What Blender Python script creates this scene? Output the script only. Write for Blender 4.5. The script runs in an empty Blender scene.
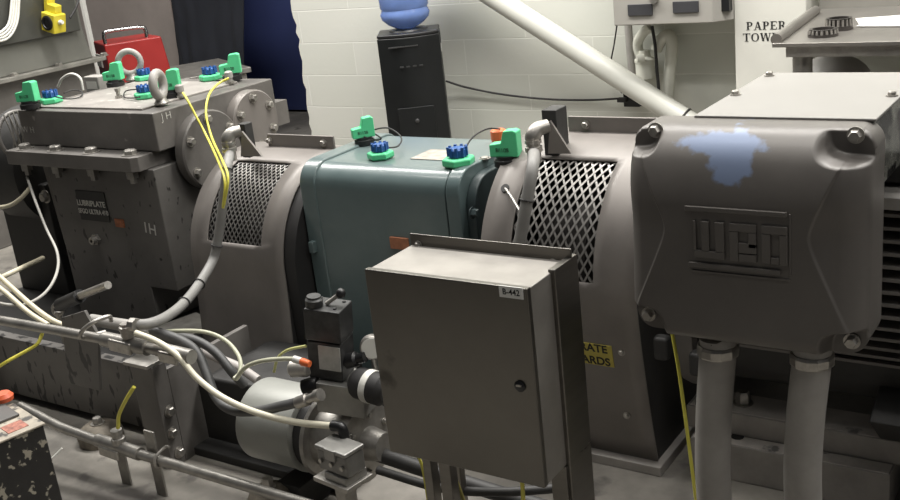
import bpy, bmesh, math, random
from mathutils import Vector, Matrix, noise
sc = bpy.context.scene
COL = sc.collection
random.seed(7)
# ------------------------------------------------------------------ camera
F = 1055.87; YAW, PIT, ROL = -0.613006, 0.322026, -0.114023
CAM = Vector((0, 0, 1.65))
FW = Vector((math.sin(YAW)*math.cos(PIT), math.cos(YAW)*math.cos(PIT), -math.sin(PIT)))
_r = Vector((math.cos(YAW), -math.sin(YAW), 0)); _u = _r.cross(FW)
RT = _r*math.cos(ROL) + _u*math.sin(ROL); UP = -_r*math.sin(ROL) + _u*math.cos(ROL)
cd = bpy.data.cameras.new('camera'); cam = bpy.data.objects.new('camera', cd); COL.objects.link(cam)
cd.sensor_width = 36; cd.lens = F/900*36; cd.clip_start = .05
cam.matrix_world = Matrix((( RT.x, UP.x, -FW.x, CAM.x), (RT.y, UP.y, -FW.y, CAM.y), (RT.z, UP.z, -FW.z, CAM.z), (0,0,0,1)))
sc.camera = cam
# ------------------------------------------------------------------ world, lights, exposure
w = bpy.data.worlds.new('world'); sc.world = w; w.use_nodes = True
w.node_tree.nodes['Background'].inputs[0].default_value = (.95, .97, 1, 1)
w.node_tree.nodes['Background'].inputs[1].default_value = .042
sc.view_settings.view_transform = 'Standard'; sc.view_settings.look = 'None'
sc.view_settings.gamma = 1; sc.view_settings.use_curve_mapping = False
sc.view_settings.exposure = 0.0
def area(name, loc, sx, sy, power, col=(1, .975, .93), rot=(0, 0, 0)):
    l = bpy.data.lights.new(name, 'AREA'); l.shape = 'RECTANGLE'; l.size = sx; l.size_y = sy; l.energy = power; l.color = col
    o = bpy.data.objects.new(name, l); COL.objects.link(o); o.location = loc; o.rotation_euler = rot; return o
area('ceiling_or_fill_light', (-2.6, 3.7, 3.9), 5.5, .5, 310)
area('ceiling_or_fill_light', (-1.8, 1.95, 3.9), 4.5, .3, 78)
area('ceiling_or_fill_light', (-0.6, 0.8, 3.9), 3.5, .3, 12)
area('ceiling_or_fill_light', (2.4, 1.9, 3.7), .5, 1.2, 45)  # unseen fill lamp, added at the right to brighten the motor ledges
area('ceiling_or_fill_light', (0.9, 4.0, 3.9), 2.5, .5, 70)
area('ceiling_or_fill_light', (-6.0, 3.2, 3.9), 2.5, .5, 90)

# ------------------------------------------------------------------ helpers
def at(px, py, ax, v):
    d = FW + RT*((px-450)/F) - UP*((py-250)/F); i = 'xyz'.index(ax)
    return CAM + d*((v-CAM[i])/d[i])
V = Vector
def vec(p): return p if isinstance(p, Vector) else V(p)
class G:
    def __init__(s): s.bm = bmesh.new()
    def boxb(s, x0, x1, y0, y1, z0, z1, M=None):
        vs = [s.bm.verts.new(V((x, y, z)) if M is None else M @ V((x, y, z))) for z in (z0, z1) for y in (y0, y1) for x in (x0, x1)]
        for f in ((0,2,3,1),(4,5,7,6),(0,1,5,4),(2,6,7,3),(0,4,6,2),(1,3,7,5)): s.bm.faces.new([vs[i] for i in f])
        return s
    def box(s, c, d, M=None):
        c = vec(c); return s.boxb(c.x-d[0]/2, c.x+d[0]/2, c.y-d[1]/2, c.y+d[1]/2, c.z-d[2]/2, c.z+d[2]/2, M)
    def frame(s, d):
        d = d.normalized(); a = V((0,0,1)) if abs(d.z) < .9 else V((1,0,0))
        u = d.cross(a).normalized(); return u, d.cross(u).normalized()
    def lathe(s, prof, o, ax, n=28, cap=True):
        o = vec(o); ax = vec(ax).normalized(); u, v = s.frame(ax); rings = []
        for r, h in prof:
            rings.append([s.bm.verts.new(o+ax*h+(u*math.cos(2*math.pi*i/n)+v*math.sin(2*math.pi*i/n))*max(r, 1e-4)) for i in range(n)])
        for a, b in zip(rings, rings[1:]):
            for i in range(n): s.bm.faces.new((a[i], a[(i+1)%n], b[(i+1)%n], b[i]))
        if cap: s.bm.faces.new(rings[0][::-1]); s.bm.faces.new(rings[-1])
        return s
    def cyl(s, p0, p1, r, r1=None, n=24):
        p0 = vec(p0); p1 = vec(p1); L = (p1-p0).length
        return s.lathe([(r, 0), (r if r1 is None else r1, L)], p0, p1-p0, n)
    def tube(s, pts, r, n=10, k=6, smooth=True, rad=None):
        pts = [vec(p) for p in pts]
        if smooth and len(pts) > 2:
            P = [pts[0]*2-pts[1]] + pts + [pts[-1]*2-pts[-2]]; q = []
            for i in range(1, len(P)-2):
                for j in range(k):
                    t = j/k; a, b, c, d = P[i-1:i+3]
                    q.append(.5*((2*b)+(c-a)*t+(2*a-5*b+4*c-d)*t*t+(3*b-a-3*c+d)*t**3))
            q.append(pts[-1]); pts = q
        u = None; rings = []
        for i, p in enumerate(pts):
            d = (pts[min(i+1, len(pts)-1)]-pts[max(i-1, 0)]).normalized()
            if u is None: u, v = s.frame(d)
            else: u = (u-d*u.dot(d)).normalized(); v = d.cross(u)
            rr = r if rad is None else rad(i/(len(pts)-1))
            rings.append([s.bm.verts.new(p+(u*math.cos(2*math.pi*j/n)+v*math.sin(2*math.pi*j/n))*rr) for j in range(n)])
        for a, b in zip(rings, rings[1:]):
            for i in range(n): s.bm.faces.new((a[i], a[(i+1)%n], b[(i+1)%n], b[i]))
        s.bm.faces.new(rings[0][::-1]); s.bm.faces.new(rings[-1]); return s
    def prism(s, poly, fn, a, b):          # fn(p, h) -> point ; poly of 2-d points
        lo = [s.bm.verts.new(fn(p, a)) for p in poly]; hi = [s.bm.verts.new(fn(p, b)) for p in poly]; n = len(poly)
        s.bm.faces.new(lo[::-1]); s.bm.faces.new(hi)
        for i in range(n): s.bm.faces.new((lo[i], lo[(i+1)%n], hi[(i+1)%n], hi[i]))
        return s
    def torus(s, c, ax, R, r, n=36, m=12, sq=1.0):
        c = vec(c); ax = vec(ax).normalized(); u, v = s.frame(ax); rings = []
        for i in range(n):
            t = 2*math.pi*i/n; e = u*math.cos(t)+v*math.sin(t)
            rings.append([s.bm.verts.new(c+e*(R+r*math.cos(2*math.pi*j/m))+ax*(r*sq*math.sin(2*math.pi*j/m))) for j in range(m)])
        for i in range(n):
            a, b = rings[i], rings[(i+1)%n]
            for j in range(m): s.bm.faces.new((a[j], b[j], b[(j+1)%m], a[(j+1)%m]))
        return s
    def grid(s, f, nu, nv, skip=None, wrap=False):
        g = [[s.bm.verts.new(f(i/nu, j/nv)) for j in range(nv+1)] for i in range(nu+1)]
        for i in range(nu):
            for j in range(nv):
                if skip and skip(i, j): continue
                s.bm.faces.new((g[i][j], g[i+1][j], g[i+1][j+1], g[i][j+1]))
        return s
WORLD = {}
def obj(name, g, m, parent=None, ang=38, bevel=0, seg=2, solid=0):
    bm = g.bm
    loc = WORLD.get(parent.name, V((0,0,0))) if parent else V((0,0,0))
    if not parent:
        lo = V((min(v.co.x for v in bm.verts), min(v.co.y for v in bm.verts), min(v.co.z for v in bm.verts)))
        hi = V((max(v.co.x for v in bm.verts), max(v.co.y for v in bm.verts), 0)); loc = V(((lo.x+hi.x)/2, (lo.y+hi.y)/2, lo.z))
    bmesh.ops.translate(bm, verts=bm.verts, vec=-loc)
    loose = [v for v in bm.verts if not v.link_faces]
    if loose: bmesh.ops.delete(bm, geom=loose, context='VERTS')
    bmesh.ops.recalc_face_normals(bm, faces=bm.faces)
    for f in bm.faces: f.smooth = True
    for e in bm.edges:
        if len(e.link_faces) == 2 and e.calc_face_angle(0) > math.radians(ang): e.smooth = False
    me = bpy.data.meshes.new(name); bm.to_mesh(me); bm.free()
    o = bpy.data.objects.new(name, me); COL.objects.link(o); me.materials.append(m)
    if parent: o.parent = parent; WORLD[o.name] = loc
    else: o.location = loc; WORLD[o.name] = loc
    if solid:
        q = o.modifiers.new('solid', 'SOLIDIFY'); q.thickness = solid; q.offset = 0
    if bevel:
        q = o.modifiers.new('bevel', 'BEVEL'); q.width = bevel; q.segments = seg; q.limit_method = 'ANGLE'; q.angle_limit = math.radians(35); q.harden_normals = True
    return o
def tag(o, label, cat, group=None):
    o['label'] = label; o['category'] = cat
    if group: o['group'] = group
    return o
def thing(name, label, cat, loc=(0,0,0), group=None):
    o = bpy.data.objects.new(name, None); COL.objects.link(o); o.location = loc; o.empty_display_size = .05
    WORLD[o.name] = V(loc); return tag(o, label, cat, group)
def struct(o): o['kind'] = 'structure'; return o
def text(name, s, size, parent, m, o, ux, uz, ext=.0005, bold=0, sx=1, align='CENTER'):
    """text with its centre at o, running along ux, upright along uz (world)"""
    c = bpy.data.curves.new(name, 'FONT'); c.body = s; c.size = size; c.extrude = ext; c.offset = bold
    c.align_x = align; c.align_y = 'CENTER'
    t = bpy.data.objects.new('tmp', c); COL.objects.link(t); bpy.context.view_layer.update()
    me = bpy.data.meshes.new_from_object(t); bpy.data.objects.remove(t)
    ux = vec(ux).normalized(); uz = vec(uz).normalized(); n = ux.cross(uz); o = vec(o)
    base = WORLD[parent.name]
    for v in me.vertices: v.co = o + ux*v.co.x*sx + uz*v.co.y + n*v.co.z - base
    me.name = name; ob = bpy.data.objects.new(name, me); COL.objects.link(ob); me.materials.clear(); me.materials.append(m); ob.parent = parent
    WORLD[ob.name] = base; return ob
def copy_tree(o, parent=None):
    c = o.copy(); COL.objects.link(c)
    if parent: c.parent = parent
    for ch in [x for x in bpy.data.objects if x.parent == o]: copy_tree(ch, c)
    return c
# ------------------------------------------------------------------ materials
MC = {}
def mat(name, col, rough=.5, metal=0, var=.18, scale=6, col2=None, bump=.0, bscale=60, fleck=None, drips=None, stretch=None, coat=0, trans=0):
    if name in MC: return MC[name]
    m = bpy.data.materials.new(name); m.use_nodes = True; nt = m.node_tree; N = nt.nodes; L = nt.links
    b = N['Principled BSDF']; b.inputs['Roughness'].default_value = rough; b.inputs['Metallic'].default_value = metal
    tc = N.new('ShaderNodeTexCoord'); src = tc.outputs['Object']
    if stretch:
        mp = N.new('ShaderNodeMapping'); mp.inputs['Scale'].default_value = stretch; L.new(src, mp.inputs[0]); ssrc = mp.outputs[0]
    else: ssrc = src
    n = N.new('ShaderNodeTexNoise'); n.inputs['Scale'].default_value = scale; n.inputs['Detail'].default_value = 6; n.inputs['Roughness'].default_value = .62; L.new(ssrc, n.inputs[0])
    r = N.new('ShaderNodeValToRGB'); L.new(n.outputs[0], r.inputs[0])
    c2 = col2 or tuple(min(1, c*(1+var)) for c in col)
    r.color_ramp.elements[0].position = .3; r.color_ramp.elements[1].position = .7
    r.color_ramp.elements[0].color = tuple(c*(1-var) for c in col)+(1,); r.color_ramp.elements[1].color = tuple(c2)+(1,)
    out = r.outputs[0]
    def over(out, fac, c):
        mx = N.new('ShaderNodeMix'); mx.data_type = 'RGBA'; L.new(fac, mx.inputs[0]); L.new(out, mx.inputs[6]); mx.inputs[7].default_value = tuple(c)+(1,); return mx.outputs[2]
    def thresh(scale, lo, hi, st=None, det=3):
        q = N.new('ShaderNodeTexNoise'); q.inputs['Scale'].default_value = scale; q.inputs['Detail'].default_value = det
        if st:
            mp = N.new('ShaderNodeMapping'); mp.inputs['Scale'].default_value = st; L.new(src, mp.inputs[0]); L.new(mp.outputs[0], q.inputs[0])
        else: L.new(src, q.inputs[0])
        rr = N.new('ShaderNodeMapRange'); rr.inputs[1].default_value = lo; rr.inputs[2].default_value = hi; L.new(q.outputs[0], rr.inputs[0]); return rr.outputs[0]
    if fleck: out = over(out, thresh(fleck[1], fleck[2], fleck[2]+.05, det=5), fleck[0])
    if drips: out = over(out, thresh(drips[1], drips[2], drips[2]+.04, drips[3], 2), drips[0])
    L.new(out, b.inputs['Base Color'])
    if bump:
        q = N.new('ShaderNodeTexNoise'); q.inputs['Scale'].default_value = bscale; q.inputs['Detail'].default_value = 4; L.new(ssrc, q.inputs[0])
        bp = N.new('ShaderNodeBump'); bp.inputs['Strength'].default_value = bump; bp.inputs['Distance'].default_value = .004; L.new(q.outputs[0], bp.inputs['Height']); L.new(bp.outputs[0], b.inputs['Normal'])
    rv = N.new('ShaderNodeMapRange'); rv.inputs[3].default_value = max(.05, rough-.08); rv.inputs[4].default_value = min(1, rough+.1); L.new(n.outputs[0], rv.inputs[0]); L.new(rv.outputs[0], b.inputs['Roughness'])
    if coat: b.inputs['Coat Weight'].default_value = coat; b.inputs['Coat Roughness'].default_value = .15
    if trans: b.inputs['Transmission Weight'].default_value = trans; b.inputs['IOR'].default_value = 1.33
    MC[name] = m; return m
GREY = mat('grey_machine_paint', (.20, .185, .17), .5, 0, .2, 5, fleck=((.42, .40, .37), 14, .70), bump=.08)
GBOX = mat('dark_gearbox_paint', (.15, .14, .13), .42, .15, .25, 4, fleck=((.36, .34, .31), 9, .70), bump=.12)
GDRIP = mat('dark_paint_with_oil_runs', (.125, .118, .11), .42, .1, .2, 5, drips=((.018, .017, .016), 1.0, .59, (30, 30, 12)), bump=.1)
GSPOT = mat('gearbox_paint_with_oil_spots', (.125, .118, .11), .42, .1, .2, 5, drips=((.03, .028, .026), 1.0, .66, (34, 34, 18)), bump=.1)
BEDM0 = mat('dusty_bed_paint', (.30, .28, .26), .5, 0, .2, 8)
GUARD = mat('guard_sheet_paint', (.205, .187, .173), .42, .2, .12, 5, bump=.05, bscale=25)
MOTOR = mat('motor_grey_paint', (.17, .158, .148), .42, 0, .12, 7, bump=.05)
FLOORM = mat('dusty_concrete', (.15, .14, .125), .8, 0, .3, 2.2, col2=(.36, .335, .295), bump=.5, bscale=14, fleck=((.12, .11, .10), 4, .62))
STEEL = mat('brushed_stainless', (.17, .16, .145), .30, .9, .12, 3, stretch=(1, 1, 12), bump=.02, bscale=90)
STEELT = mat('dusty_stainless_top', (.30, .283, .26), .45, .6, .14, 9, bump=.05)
DSTEEL = mat('dull_steel', (.34, .325, .30), .42, .7, .25, 18, bump=.1)
BOLT = mat('worn_bolt_steel', (.42, .40, .37), .38, .8, .25, 30)
DARKM = mat('dark_cast_iron', (.035, .034, .033), .55, .1, .3, 8, bump=.15)
BLACK = mat('black_plastic', (.012, .012, .013), .38, 0, .2, 8)
BLACKR = mat('black_rubber', (.022, .021, .021), .6, 0, .2, 8)
WHITE = mat('white_plastic', (.72, .71, .66), .4, 0, .06, 6)
CREAM = mat('cream_hose', (.66, .61, .46), .4, 0, .08, 10)
CLEARH = mat('pale_clear_hose', (.50, .50, .38), .3, 0, .1, 10)
GCOND = mat('grey_flexible_conduit', (.235, .23, .22), .5, 0, .12, 12)
LCOND = mat('pale_grey_conduit', (.33, .315, .295), .5, 0, .14, 9)
YEL = mat('yellow_wire_sheath', (.72, .66, .10), .4, 0, .05, 8)
GREEN = mat('green_plastic', (.10, .60, .28), .4, 0, .07, 8)
BLUE = mat('blue_plastic', (.02, .09, .30), .4, 0, .15, 30)
ORANGE = mat('orange_plastic', (.80, .17, .05), .45, 0, .1, 8)
TEAL = mat('teal_gloss_paint', (.10, .14, .142), .3, 0, .1, 4, col2=(.125, .165, .165), bump=.10, bscale=16, coat=.3)
DTEAL = mat('teal_paint_on_flange', (.035, .05, .052), .4, 0, .15, 5)
WALLM = None
def block_mat():
    m = bpy.data.materials.new('painted_concrete_block'); m.use_nodes = True; nt = m.node_tree; N = nt.nodes; L = nt.links; b = N['Principled BSDF']
    tc = N.new('ShaderNodeTexCoord'); mp = N.new('ShaderNodeMapping'); mp.inputs['Rotation'].default_value = (math.radians(90), 0, 0)
    L.new(tc.outputs['Object'], mp.inputs[0])
    mp.inputs['Location'].default_value = (.12, .075, 0)
    br = N.new('ShaderNodeTexBrick'); br.inputs['Scale'].default_value = 1; br.inputs['Mortar Size'].default_value = .0035; br.inputs['Mortar Smooth'].default_value = .4
    br.inputs['Brick Width'].default_value = .8; br.inputs['Row Height'].default_value = .2; br.inputs['Bias'].default_value = 0
    br.inputs['Color1'].default_value = (.63, .62, .58, 1); br.inputs['Color2'].default_value = (.60, .595, .55, 1); br.inputs['Mortar'].default_value = (.71, .70, .66, 1)
    L.new(mp.outputs[0], br.inputs[0])
    n = N.new('ShaderNodeTexNoise'); n.inputs['Scale'].default_value = 1.3; n.inputs['Detail'].default_value = 4; L.new(tc.outputs['Object'], n.inputs[0])
    mx = N.new('ShaderNodeMix'); mx.data_type = 'RGBA'; mx.blend_type = 'MULTIPLY'; L.new(n.outputs[0], mx.inputs[0]); L.new(br.outputs[0], mx.inputs[6]); mx.inputs[7].default_value = (.90, .94, .90, 1)
    L.new(mx.outputs[2], b.inputs['Base Color']); b.inputs['Roughness'].default_value = .5
    n2 = N.new('ShaderNodeTexNoise'); n2.inputs['Scale'].default_value = 40; L.new(tc.outputs['Object'], n2.inputs[0])
    inv = N.new('ShaderNodeMath'); inv.operation = 'MULTIPLY_ADD'; L.new(br.outputs['Fac'], inv.inputs[0]); inv.inputs[1].default_value = -3; L.new(n2.outputs[0], inv.inputs[2])
    bp = N.new('ShaderNodeBump'); bp.inputs['Strength'].default_value = .35; bp.inputs['Distance'].default_value = .002; L.new(inv.outputs[0], bp.inputs['Height']); L.new(bp.outputs[0], b.inputs['Normal'])
    return m
WALLM = block_mat()
NAVY = mat('navy_door_paint', (.045, .06, .17), .5, 0, .1, 2)
PANEL = mat('brown_grey_steel_panel', (.44, .385, .355), .42, .5, .12, 3)

# ------------------------------------------------------------------ setting
g = G().boxb(-9, 2.2, -.6, 7.2, -.05, 0); struct(obj('floor', g, FLOORM))
g = G(); WY = 5.05; XL = -4.53
edge = []; z = 0
while z < 3.6: edge.append((XL+random.uniform(-.012, .012)+.02*noise.noise(V((0, 0, z*5))), z)); z += .045
edge.append((XL, 3.6))
poly = [(2.2, 0), (2.2, 3.6)] + edge[::-1]
g.prism(poly, lambda p, h: V((p[0], h, p[1])), WY, WY+.2); struct(obj('wall_back', g, WALLM))
g = G().boxb(-9, -3.9, 6.95, 7.1, 0, 3.6); struct(obj('wall_far', g, mat('dull_far_wall', (.22, .215, .20), .7, 0, .1, 2)))
dr = struct(obj('door_1', G().boxb(-7.6, -4.2, 6.86, 6.95, .02, 3.0), NAVY, bevel=.004))
obj('hinge', G().cyl((-4.22, 6.85, 1.2), (-4.22, 6.85, 1.32), .012), DSTEEL, dr)

# ------------------------------------------------------------------ small builders
def bolt_geo(c, ax, r=.014, h=.012, washer=True):
    g = G(); c = vec(c); ax = vec(ax).normalized()
    if washer: g.cyl(c, c+ax*.003, r*1.35, n=20)
    g.lathe([(r, 0), (r, h*.75), (r*.8, h)], c+ax*.003, ax, 6); return g
def bolt(parent, c, ax, r=.014, h=.012, m=None, name='bolt', washer=True):
    return obj(name, bolt_geo(c, ax, r, h, washer), m or BOLT, parent, ang=25)

# ================================================================== big machine pieces
# ---- base frame with oil-stained side plate
bf = thing('machine_base_frame', 'dark oil-streaked steel base frame under the grey gearbox, with end post', 'machine base', (-3.4, 2.1, 0))
obj('deck_plate', G().boxb(-4.35, -2.64, 2.10, 3.4, .115, .14), DARKM, bf, bevel=.003)
obj('side_plate', G().boxb(-4.35, -2.70, 2.06, 2.10, .03, .27), GDRIP, bf, bevel=.003)
obj('stiffener', G().boxb(-3.72, -3.67, 2.0, 2.06, .03, .29), GBOX, bf, bevel=.003)
PX0, PX1 = at(131, 372, 'y', 1.93).x, at(152, 374, 'y', 1.93).x; ZT = at(140, 366, 'y', 1.93).z
obj('end_post', G().boxb(PX0, PX1, 1.93, 1.99, .0, ZT), GBOX, bf, bevel=.004)
obj('post_cap', G().boxb(PX0-.012, PX1-.0, 1.915, 1.99, ZT, ZT+.012), DSTEEL, bf, bevel=.002)
obj('end_plate', G().boxb(PX1-.02, PX1, 1.99, 2.36, .0, ZT-.03), GBOX, bf, bevel=.002)
for q in ((169, 411), (172, 433), (179, 452)):
    b_ = at(*q, 'x', PX1); bolt(bf, b_, (1, 0, 0), .015, .014)
fx = at(97, 420, 'y', 1.975)
ft = obj('anchor_foot', G().lathe([(.075, 0), (.078, .03), (.07, .045), (.045, .062), (.03, .064)], (fx.x, 1.975, 0), (0, 0, 1), 32), mat('dirty_brown_casting', (.19, .165, .13), .7, 0, .4, 20, bump=.3), bf)
obj('anchor_bolt', bolt_geo((fx.x, 1.975, .064), (0, 0, 1), .018, .02), BOLT, ft)
obj('gearbox_rail', G().boxb(-4.3, -2.75, 3.25, 3.4, .14, .30), GBOX, bf, bevel=.004)
q = [at(*c, 'z', .22) for c in ((146, 330), (196, 312), (216, 322), (178, 342))]
obj('deck_bracket', G().prism([(v.x, v.y) for v in q], lambda p, h: V((p[0], p[1], h)), .14, .22), DSTEEL, bf, bevel=.002)

# ---- gearbox 1
gb = thing('gearbox', 'large dark grey cast gearbox with lubricant plate and two lifting rings', 'gearbox', (-3.5, 2.9, .14))
x0, x1, yf, yb = -3.92, -3.10, 2.60, 3.26
obj('upper_casing', G().boxb(x0, x1, yf, yb, .86, 1.008), GBOX, gb, bevel=.006)
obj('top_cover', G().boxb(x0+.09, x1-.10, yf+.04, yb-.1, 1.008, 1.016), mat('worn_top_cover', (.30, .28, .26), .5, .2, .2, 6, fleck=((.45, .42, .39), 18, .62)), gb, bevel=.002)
g = G().prism([(x0-.015, 2.51), (x1-.07, 2.51), (x1-.045, 2.53), (x1-.045, yb), (x0-.015, yb)], lambda p, h: V((p[0], p[1], h)), .80, .858)
obj('split_flange', g, GBOX, gb, bevel=.004)
for bx in (-3.86, -3.66, -3.44, -3.21):
    bolt(gb, (bx, 2.555, .858), (0, 0, 1), .026, .018, BOLT)
    obj('flange_nut', G().lathe([(.024, 0), (.024, .03), (.014, .032), (.014, .05)], (bx, 2.542, .80), (0, 0, -1), 6), DSTEEL, gb, ang=25)
# lower casing: tapered on the left, block step on the right
fz = lambda p, h: V((p[0], h, p[1]))
g = G().prism([(-3.76, .80), (-3.115, .80), (-3.115, .31), (-3.27, .31), (-3.27, .14), (-3.76, .14)], fz, 2.565, yb-.05)
obj('lower_casing', g, GSPOT, gb, bevel=.005)
g = G().prism([(-3.93, .80), (-3.76, .80), (-3.76, .36), (-3.90, .40)], fz, 2.66, yb-.1); obj('side_rib', g, GBOX, gb, bevel=.003)
# bearing covers on the right end
for k, (cy, cz, r, mcol) in enumerate(((2.825, .815, .155, GBOX), (3.085, .865, .13, GUARD))):
    g = G().lathe([(r, 0), (r, .040), (r-.006, .046)], (x1, cy, cz), (1, 0, 0), 48)
    cv = obj('bearing_cover', g, mcol, gb)
    for a in range(6):
        t = math.radians(60*a+32)
        bolt(cv, (x1+.046, cy+math.cos(t)*(r-.032), cz+math.sin(t)*(r-.032)), (1, 0, 0), .015, .016)
# right hand stub flange behind the covers
obj('side_boss', G().boxb(x1-.2, x1-.02, yb, yb+.09, .80, .90), GBOX, gb)
# label plate and details
YF = 2.565
g = G().boxb(-3.555, -3.415, YF-.003, YF, .655, .755)
pc = at(93, 206, 'y', YF)
g = G().boxb(pc.x-.088, pc.x+.088, YF-.004, YF+.001, pc.z-.062, pc.z+.062)
pl = obj('lubricant_plate', g, mat('black_engraved_plate', (.012, .012, .012), .4), gb)
TXT = mat('pale_lettering', (.62, .61, .57), .5, 0, .05)
text('lettering', 'LUBRIPLATE', .032, pl, TXT, (pc.x-.004, YF-.005, pc.z+.010), (1, 0, 0), (0, 0, 1), bold=.0009)
text('lettering', 'SFGO ULTRA 460', .028, pl, TXT, (pc.x+.0, YF-.005, pc.z-.024), (1, 0, 0), (0, 0, 1), bold=.0008, sx=.86)
p = at(120, 223, 'y', YF)
tgp = obj('orange_tag_plate', G().boxb(p.x-.026, p.x+.026, YF-.004, YF+.001, p.z-.017, p.z+.017), mat('rusty_orange_plate', (.36, .12, .05), .5, 0, .5, 60), gb, bevel=.001)
p = at(97, 239, 'y', YF)
g = G().lathe([(.024, 0), (.024, .012)], (p.x, YF, p.z), (0, -1, 0), 6); g.lathe([(.016, .012), (.016, .03), (.009, .03), (.009, .015)], (p.x, YF, p.z), (0, -1, 0), 20, cap=True)
obj('drain_plug', g, BOLT, gb, ang=25)
p = at(150, 229, 'y', YF)
text('chalk_mark', '1H', .062, gb, TXT, (p.x, YF-.002, p.z), (1, 0, -.15), (.1, 0, 1), ext=.0002, bold=.0004)
p = at(160, 118, 'x', x1); text('chalk_mark', 'J H', .04, gb, TXT, (x1+.002, p.y+.03, p.z), (0, 1, 0), (0, 0, 1), ext=.0002, bold=-.0006)
p = at(30, 130, 'y', yf); text('chalk_mark', 'W H', .04, gb, TXT, (p.x-.01, yf-.002, p.z), (1, 0, 0), (0, 0, 1), ext=.0002, bold=-.0008)
# dark shaft housing left of gearbox
sh = thing('shaft_housing', 'dark round housing with wire mesh at the far end of the gearbox', 'shaft housing', (-4.15, 2.9, .14))
obj('housing_body', G().lathe([(.25, 0), (.27, .02), (.27, .26), (.2, .28)], (-4.30, 2.86, .70), (1, 0, 0), 40), DARKM, sh)
obj('pedestal', G().boxb(-4.28, -4.02, 2.7, 3.1, .14, .6), DARKM, sh, bevel=.006)
g = G()
for i in range(7):
    yy = 2.58+i*.022
    g.tube([(-4.0, yy, .80), (-3.985, yy+.02, .90), (-4.0, yy+.03, .99)], .0035, 6)
    g.tube([(-3.99, yy+.03, .80), (-3.978, yy+.01, .90), (-3.99, yy-.0, .99)], .0035, 6)
obj('mesh_screen', g, DSTEEL, sh)
obj('mesh_rim', G().torus((-4.0, 2.64, .89), (1, 0, .1), .10, .009), GBOX, sh)
for q in ((10, 188), (33, 196)):
    p = at(*q, 'y', 2.6); bolt(sh, (p.x, 2.66, p.z-.02), (0, -1, 0), .022, .02)
obj('end_block', G().boxb(-4.33, -3.98, 2.68, 3.0, .14, .66), DARKM, sh, bevel=.006)

# ---- arch guards
def arch_pts(cy, cz, R, zb, nb=8, na=48, dy=0):
    pts = [(cy-R+dy*(1-i/nb)**1.3, zb+(cz-zb)*i/nb) for i in range(nb)]
    pts += [(cy-R*math.cos(math.pi*i/na), cz+R*math.sin(math.pi*i/na)) for i in range(na+1)]
    pts += [(cy+R, cz-(cz-zb)*(i+1)/nb) for i in range(nb)]
    return pts
def guard(name, label, xa, xb, cy, cz, R, zb, oa, ob_, a0, a1, da, db, boltx, dy):
    t = thing(name, label, 'machine guard', ((xa+xb)/2, cy, zb), 'grey coupling guards with expanded mesh')
    na = 60; nb = 8; pts = arch_pts(cy, cz, R, zb, nb, na, dy)
    xs = sorted(set([xa+(xb-xa)*i/10 for i in range(11)] + [oa, ob_])); xs = [x for i, x in enumerate(xs) if x in (oa, ob_) or min(abs(x-oa), abs(x-ob_)) > .012]
    g = G(); vv = [[g.bm.verts.new((x, p[0], p[1])) for p in pts] for x in xs]
    k0 = nb+round(a0/180*na); k1 = nb+round(a1/180*na)
    for i in range(len(xs)-1):
        for k in range(len(pts)-1):
            if oa-1e-6 <= xs[i] and xs[i+1] <= ob_+1e-6 and k0 <= k < k1: continue
            g.bm.faces.new((vv[i][k], vv[i+1][k], vv[i+1][k+1], vv[i][k+1]))
    obj('sheet', g, GUARD, t, solid=.005)
    # expanded metal lattice, real strands just under the sheet
    g = G(); s0 = math.radians(k0-nb)*180/na; s1 = math.radians(k1-nb)*180/na; Rm = R-.006
    A0, A1 = (k0-nb)*math.pi/na, (k1-nb)*math.pi/na
    def S(x, a, r): return V((x, cy-r*math.cos(a), cz+r*math.sin(a)))
    L = R*(A1-A0); slope = da/db; W = ob_-oa                # dx per ds
    for sg in (1, -1):
        u = -L*slope if sg > 0 else 0
        u0 = u
        while u0 < W+(L*slope if sg < 0 else 0):
            path = []; n = 40
            for i in range(n+1):
                s_ = L*i/n; x = oa+u0+sg*slope*s_
                if oa-.002 <= x <= ob_+.002: path.append((x, A0+s_/R))
            if len(path) > 1:
                ws = .0034 if da > .022 else .0023
                rings = []
                for x, a in path: rings.append([g.bm.verts.new(S(x+dx, a, Rm+dr+sg*.0006)) for dx, dr in ((-ws, -.001), (ws, -.001), (ws, .0015), (-ws, .0015))])
                for p, q in zip(rings, rings[1:]):
                    for j in range(4): g.bm.faces.new((p[j], p[(j+1)%4], q[(j+1)%4], q[j]))
            u0 += da
    obj('expanded_mesh', g, mat('mesh_steel', (.27, .26, .245), .4, .5, .1, 9), t, ang=60)
    cp_ = obj('shaft_coupling', G().lathe([(.05, 0), (.05, .08), (.20, .085), (.20, .20), (.235, .21), (.235, .26), (.20, .27), (.20, .36), (.05, .365), (.05, xb-xa-.02)], (xa+.01, cy, cz), (1, 0, 0), 40), mat('coupling_steel', (.07, .065, .06), .5, .5, .4, 8), t)
    # closed end plates (dark) and joint flange
    for xx in (xa+.004, xb-.004):
        g = G(); q = arch_pts(cy, cz, R-.004, zb, 8, 36, dy)
        g.prism(q, lambda p, h: V((h, p[0], p[1])), xx-.002, xx+.002)
        obj('end_panel', g, DARKM, t)
    fl = obj('joint_flange', G().boxb(xa+.13, xb, cy-.004, cy+.006, cz+R-.004, cz+R+.048), GUARD, t, bevel=.002)
    for bx in boltx: bolt(fl, (bx, cy-.004, cz+R+.024), (0, -1, 0), .010, .010)
    return t
g1 = guard('coupling_guard', 'grey arched mesh guard between the dark gearbox and the teal gearbox', -2.86, -2.415, 2.80, .495, .35, .12, -2.775, -2.515, 15, 69, .0205, .030, (-2.72, -2.46), -.03)
g2 = guard('coupling_guard', 'grey arched mesh guard beside the motor, bearing a yellow warning sticker', -1.61, -1.12, 2.80, .565, .37, .03, -1.51, -1.245, 6, 63, .0255, .047, (-1.42, -1.20), .09)
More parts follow.
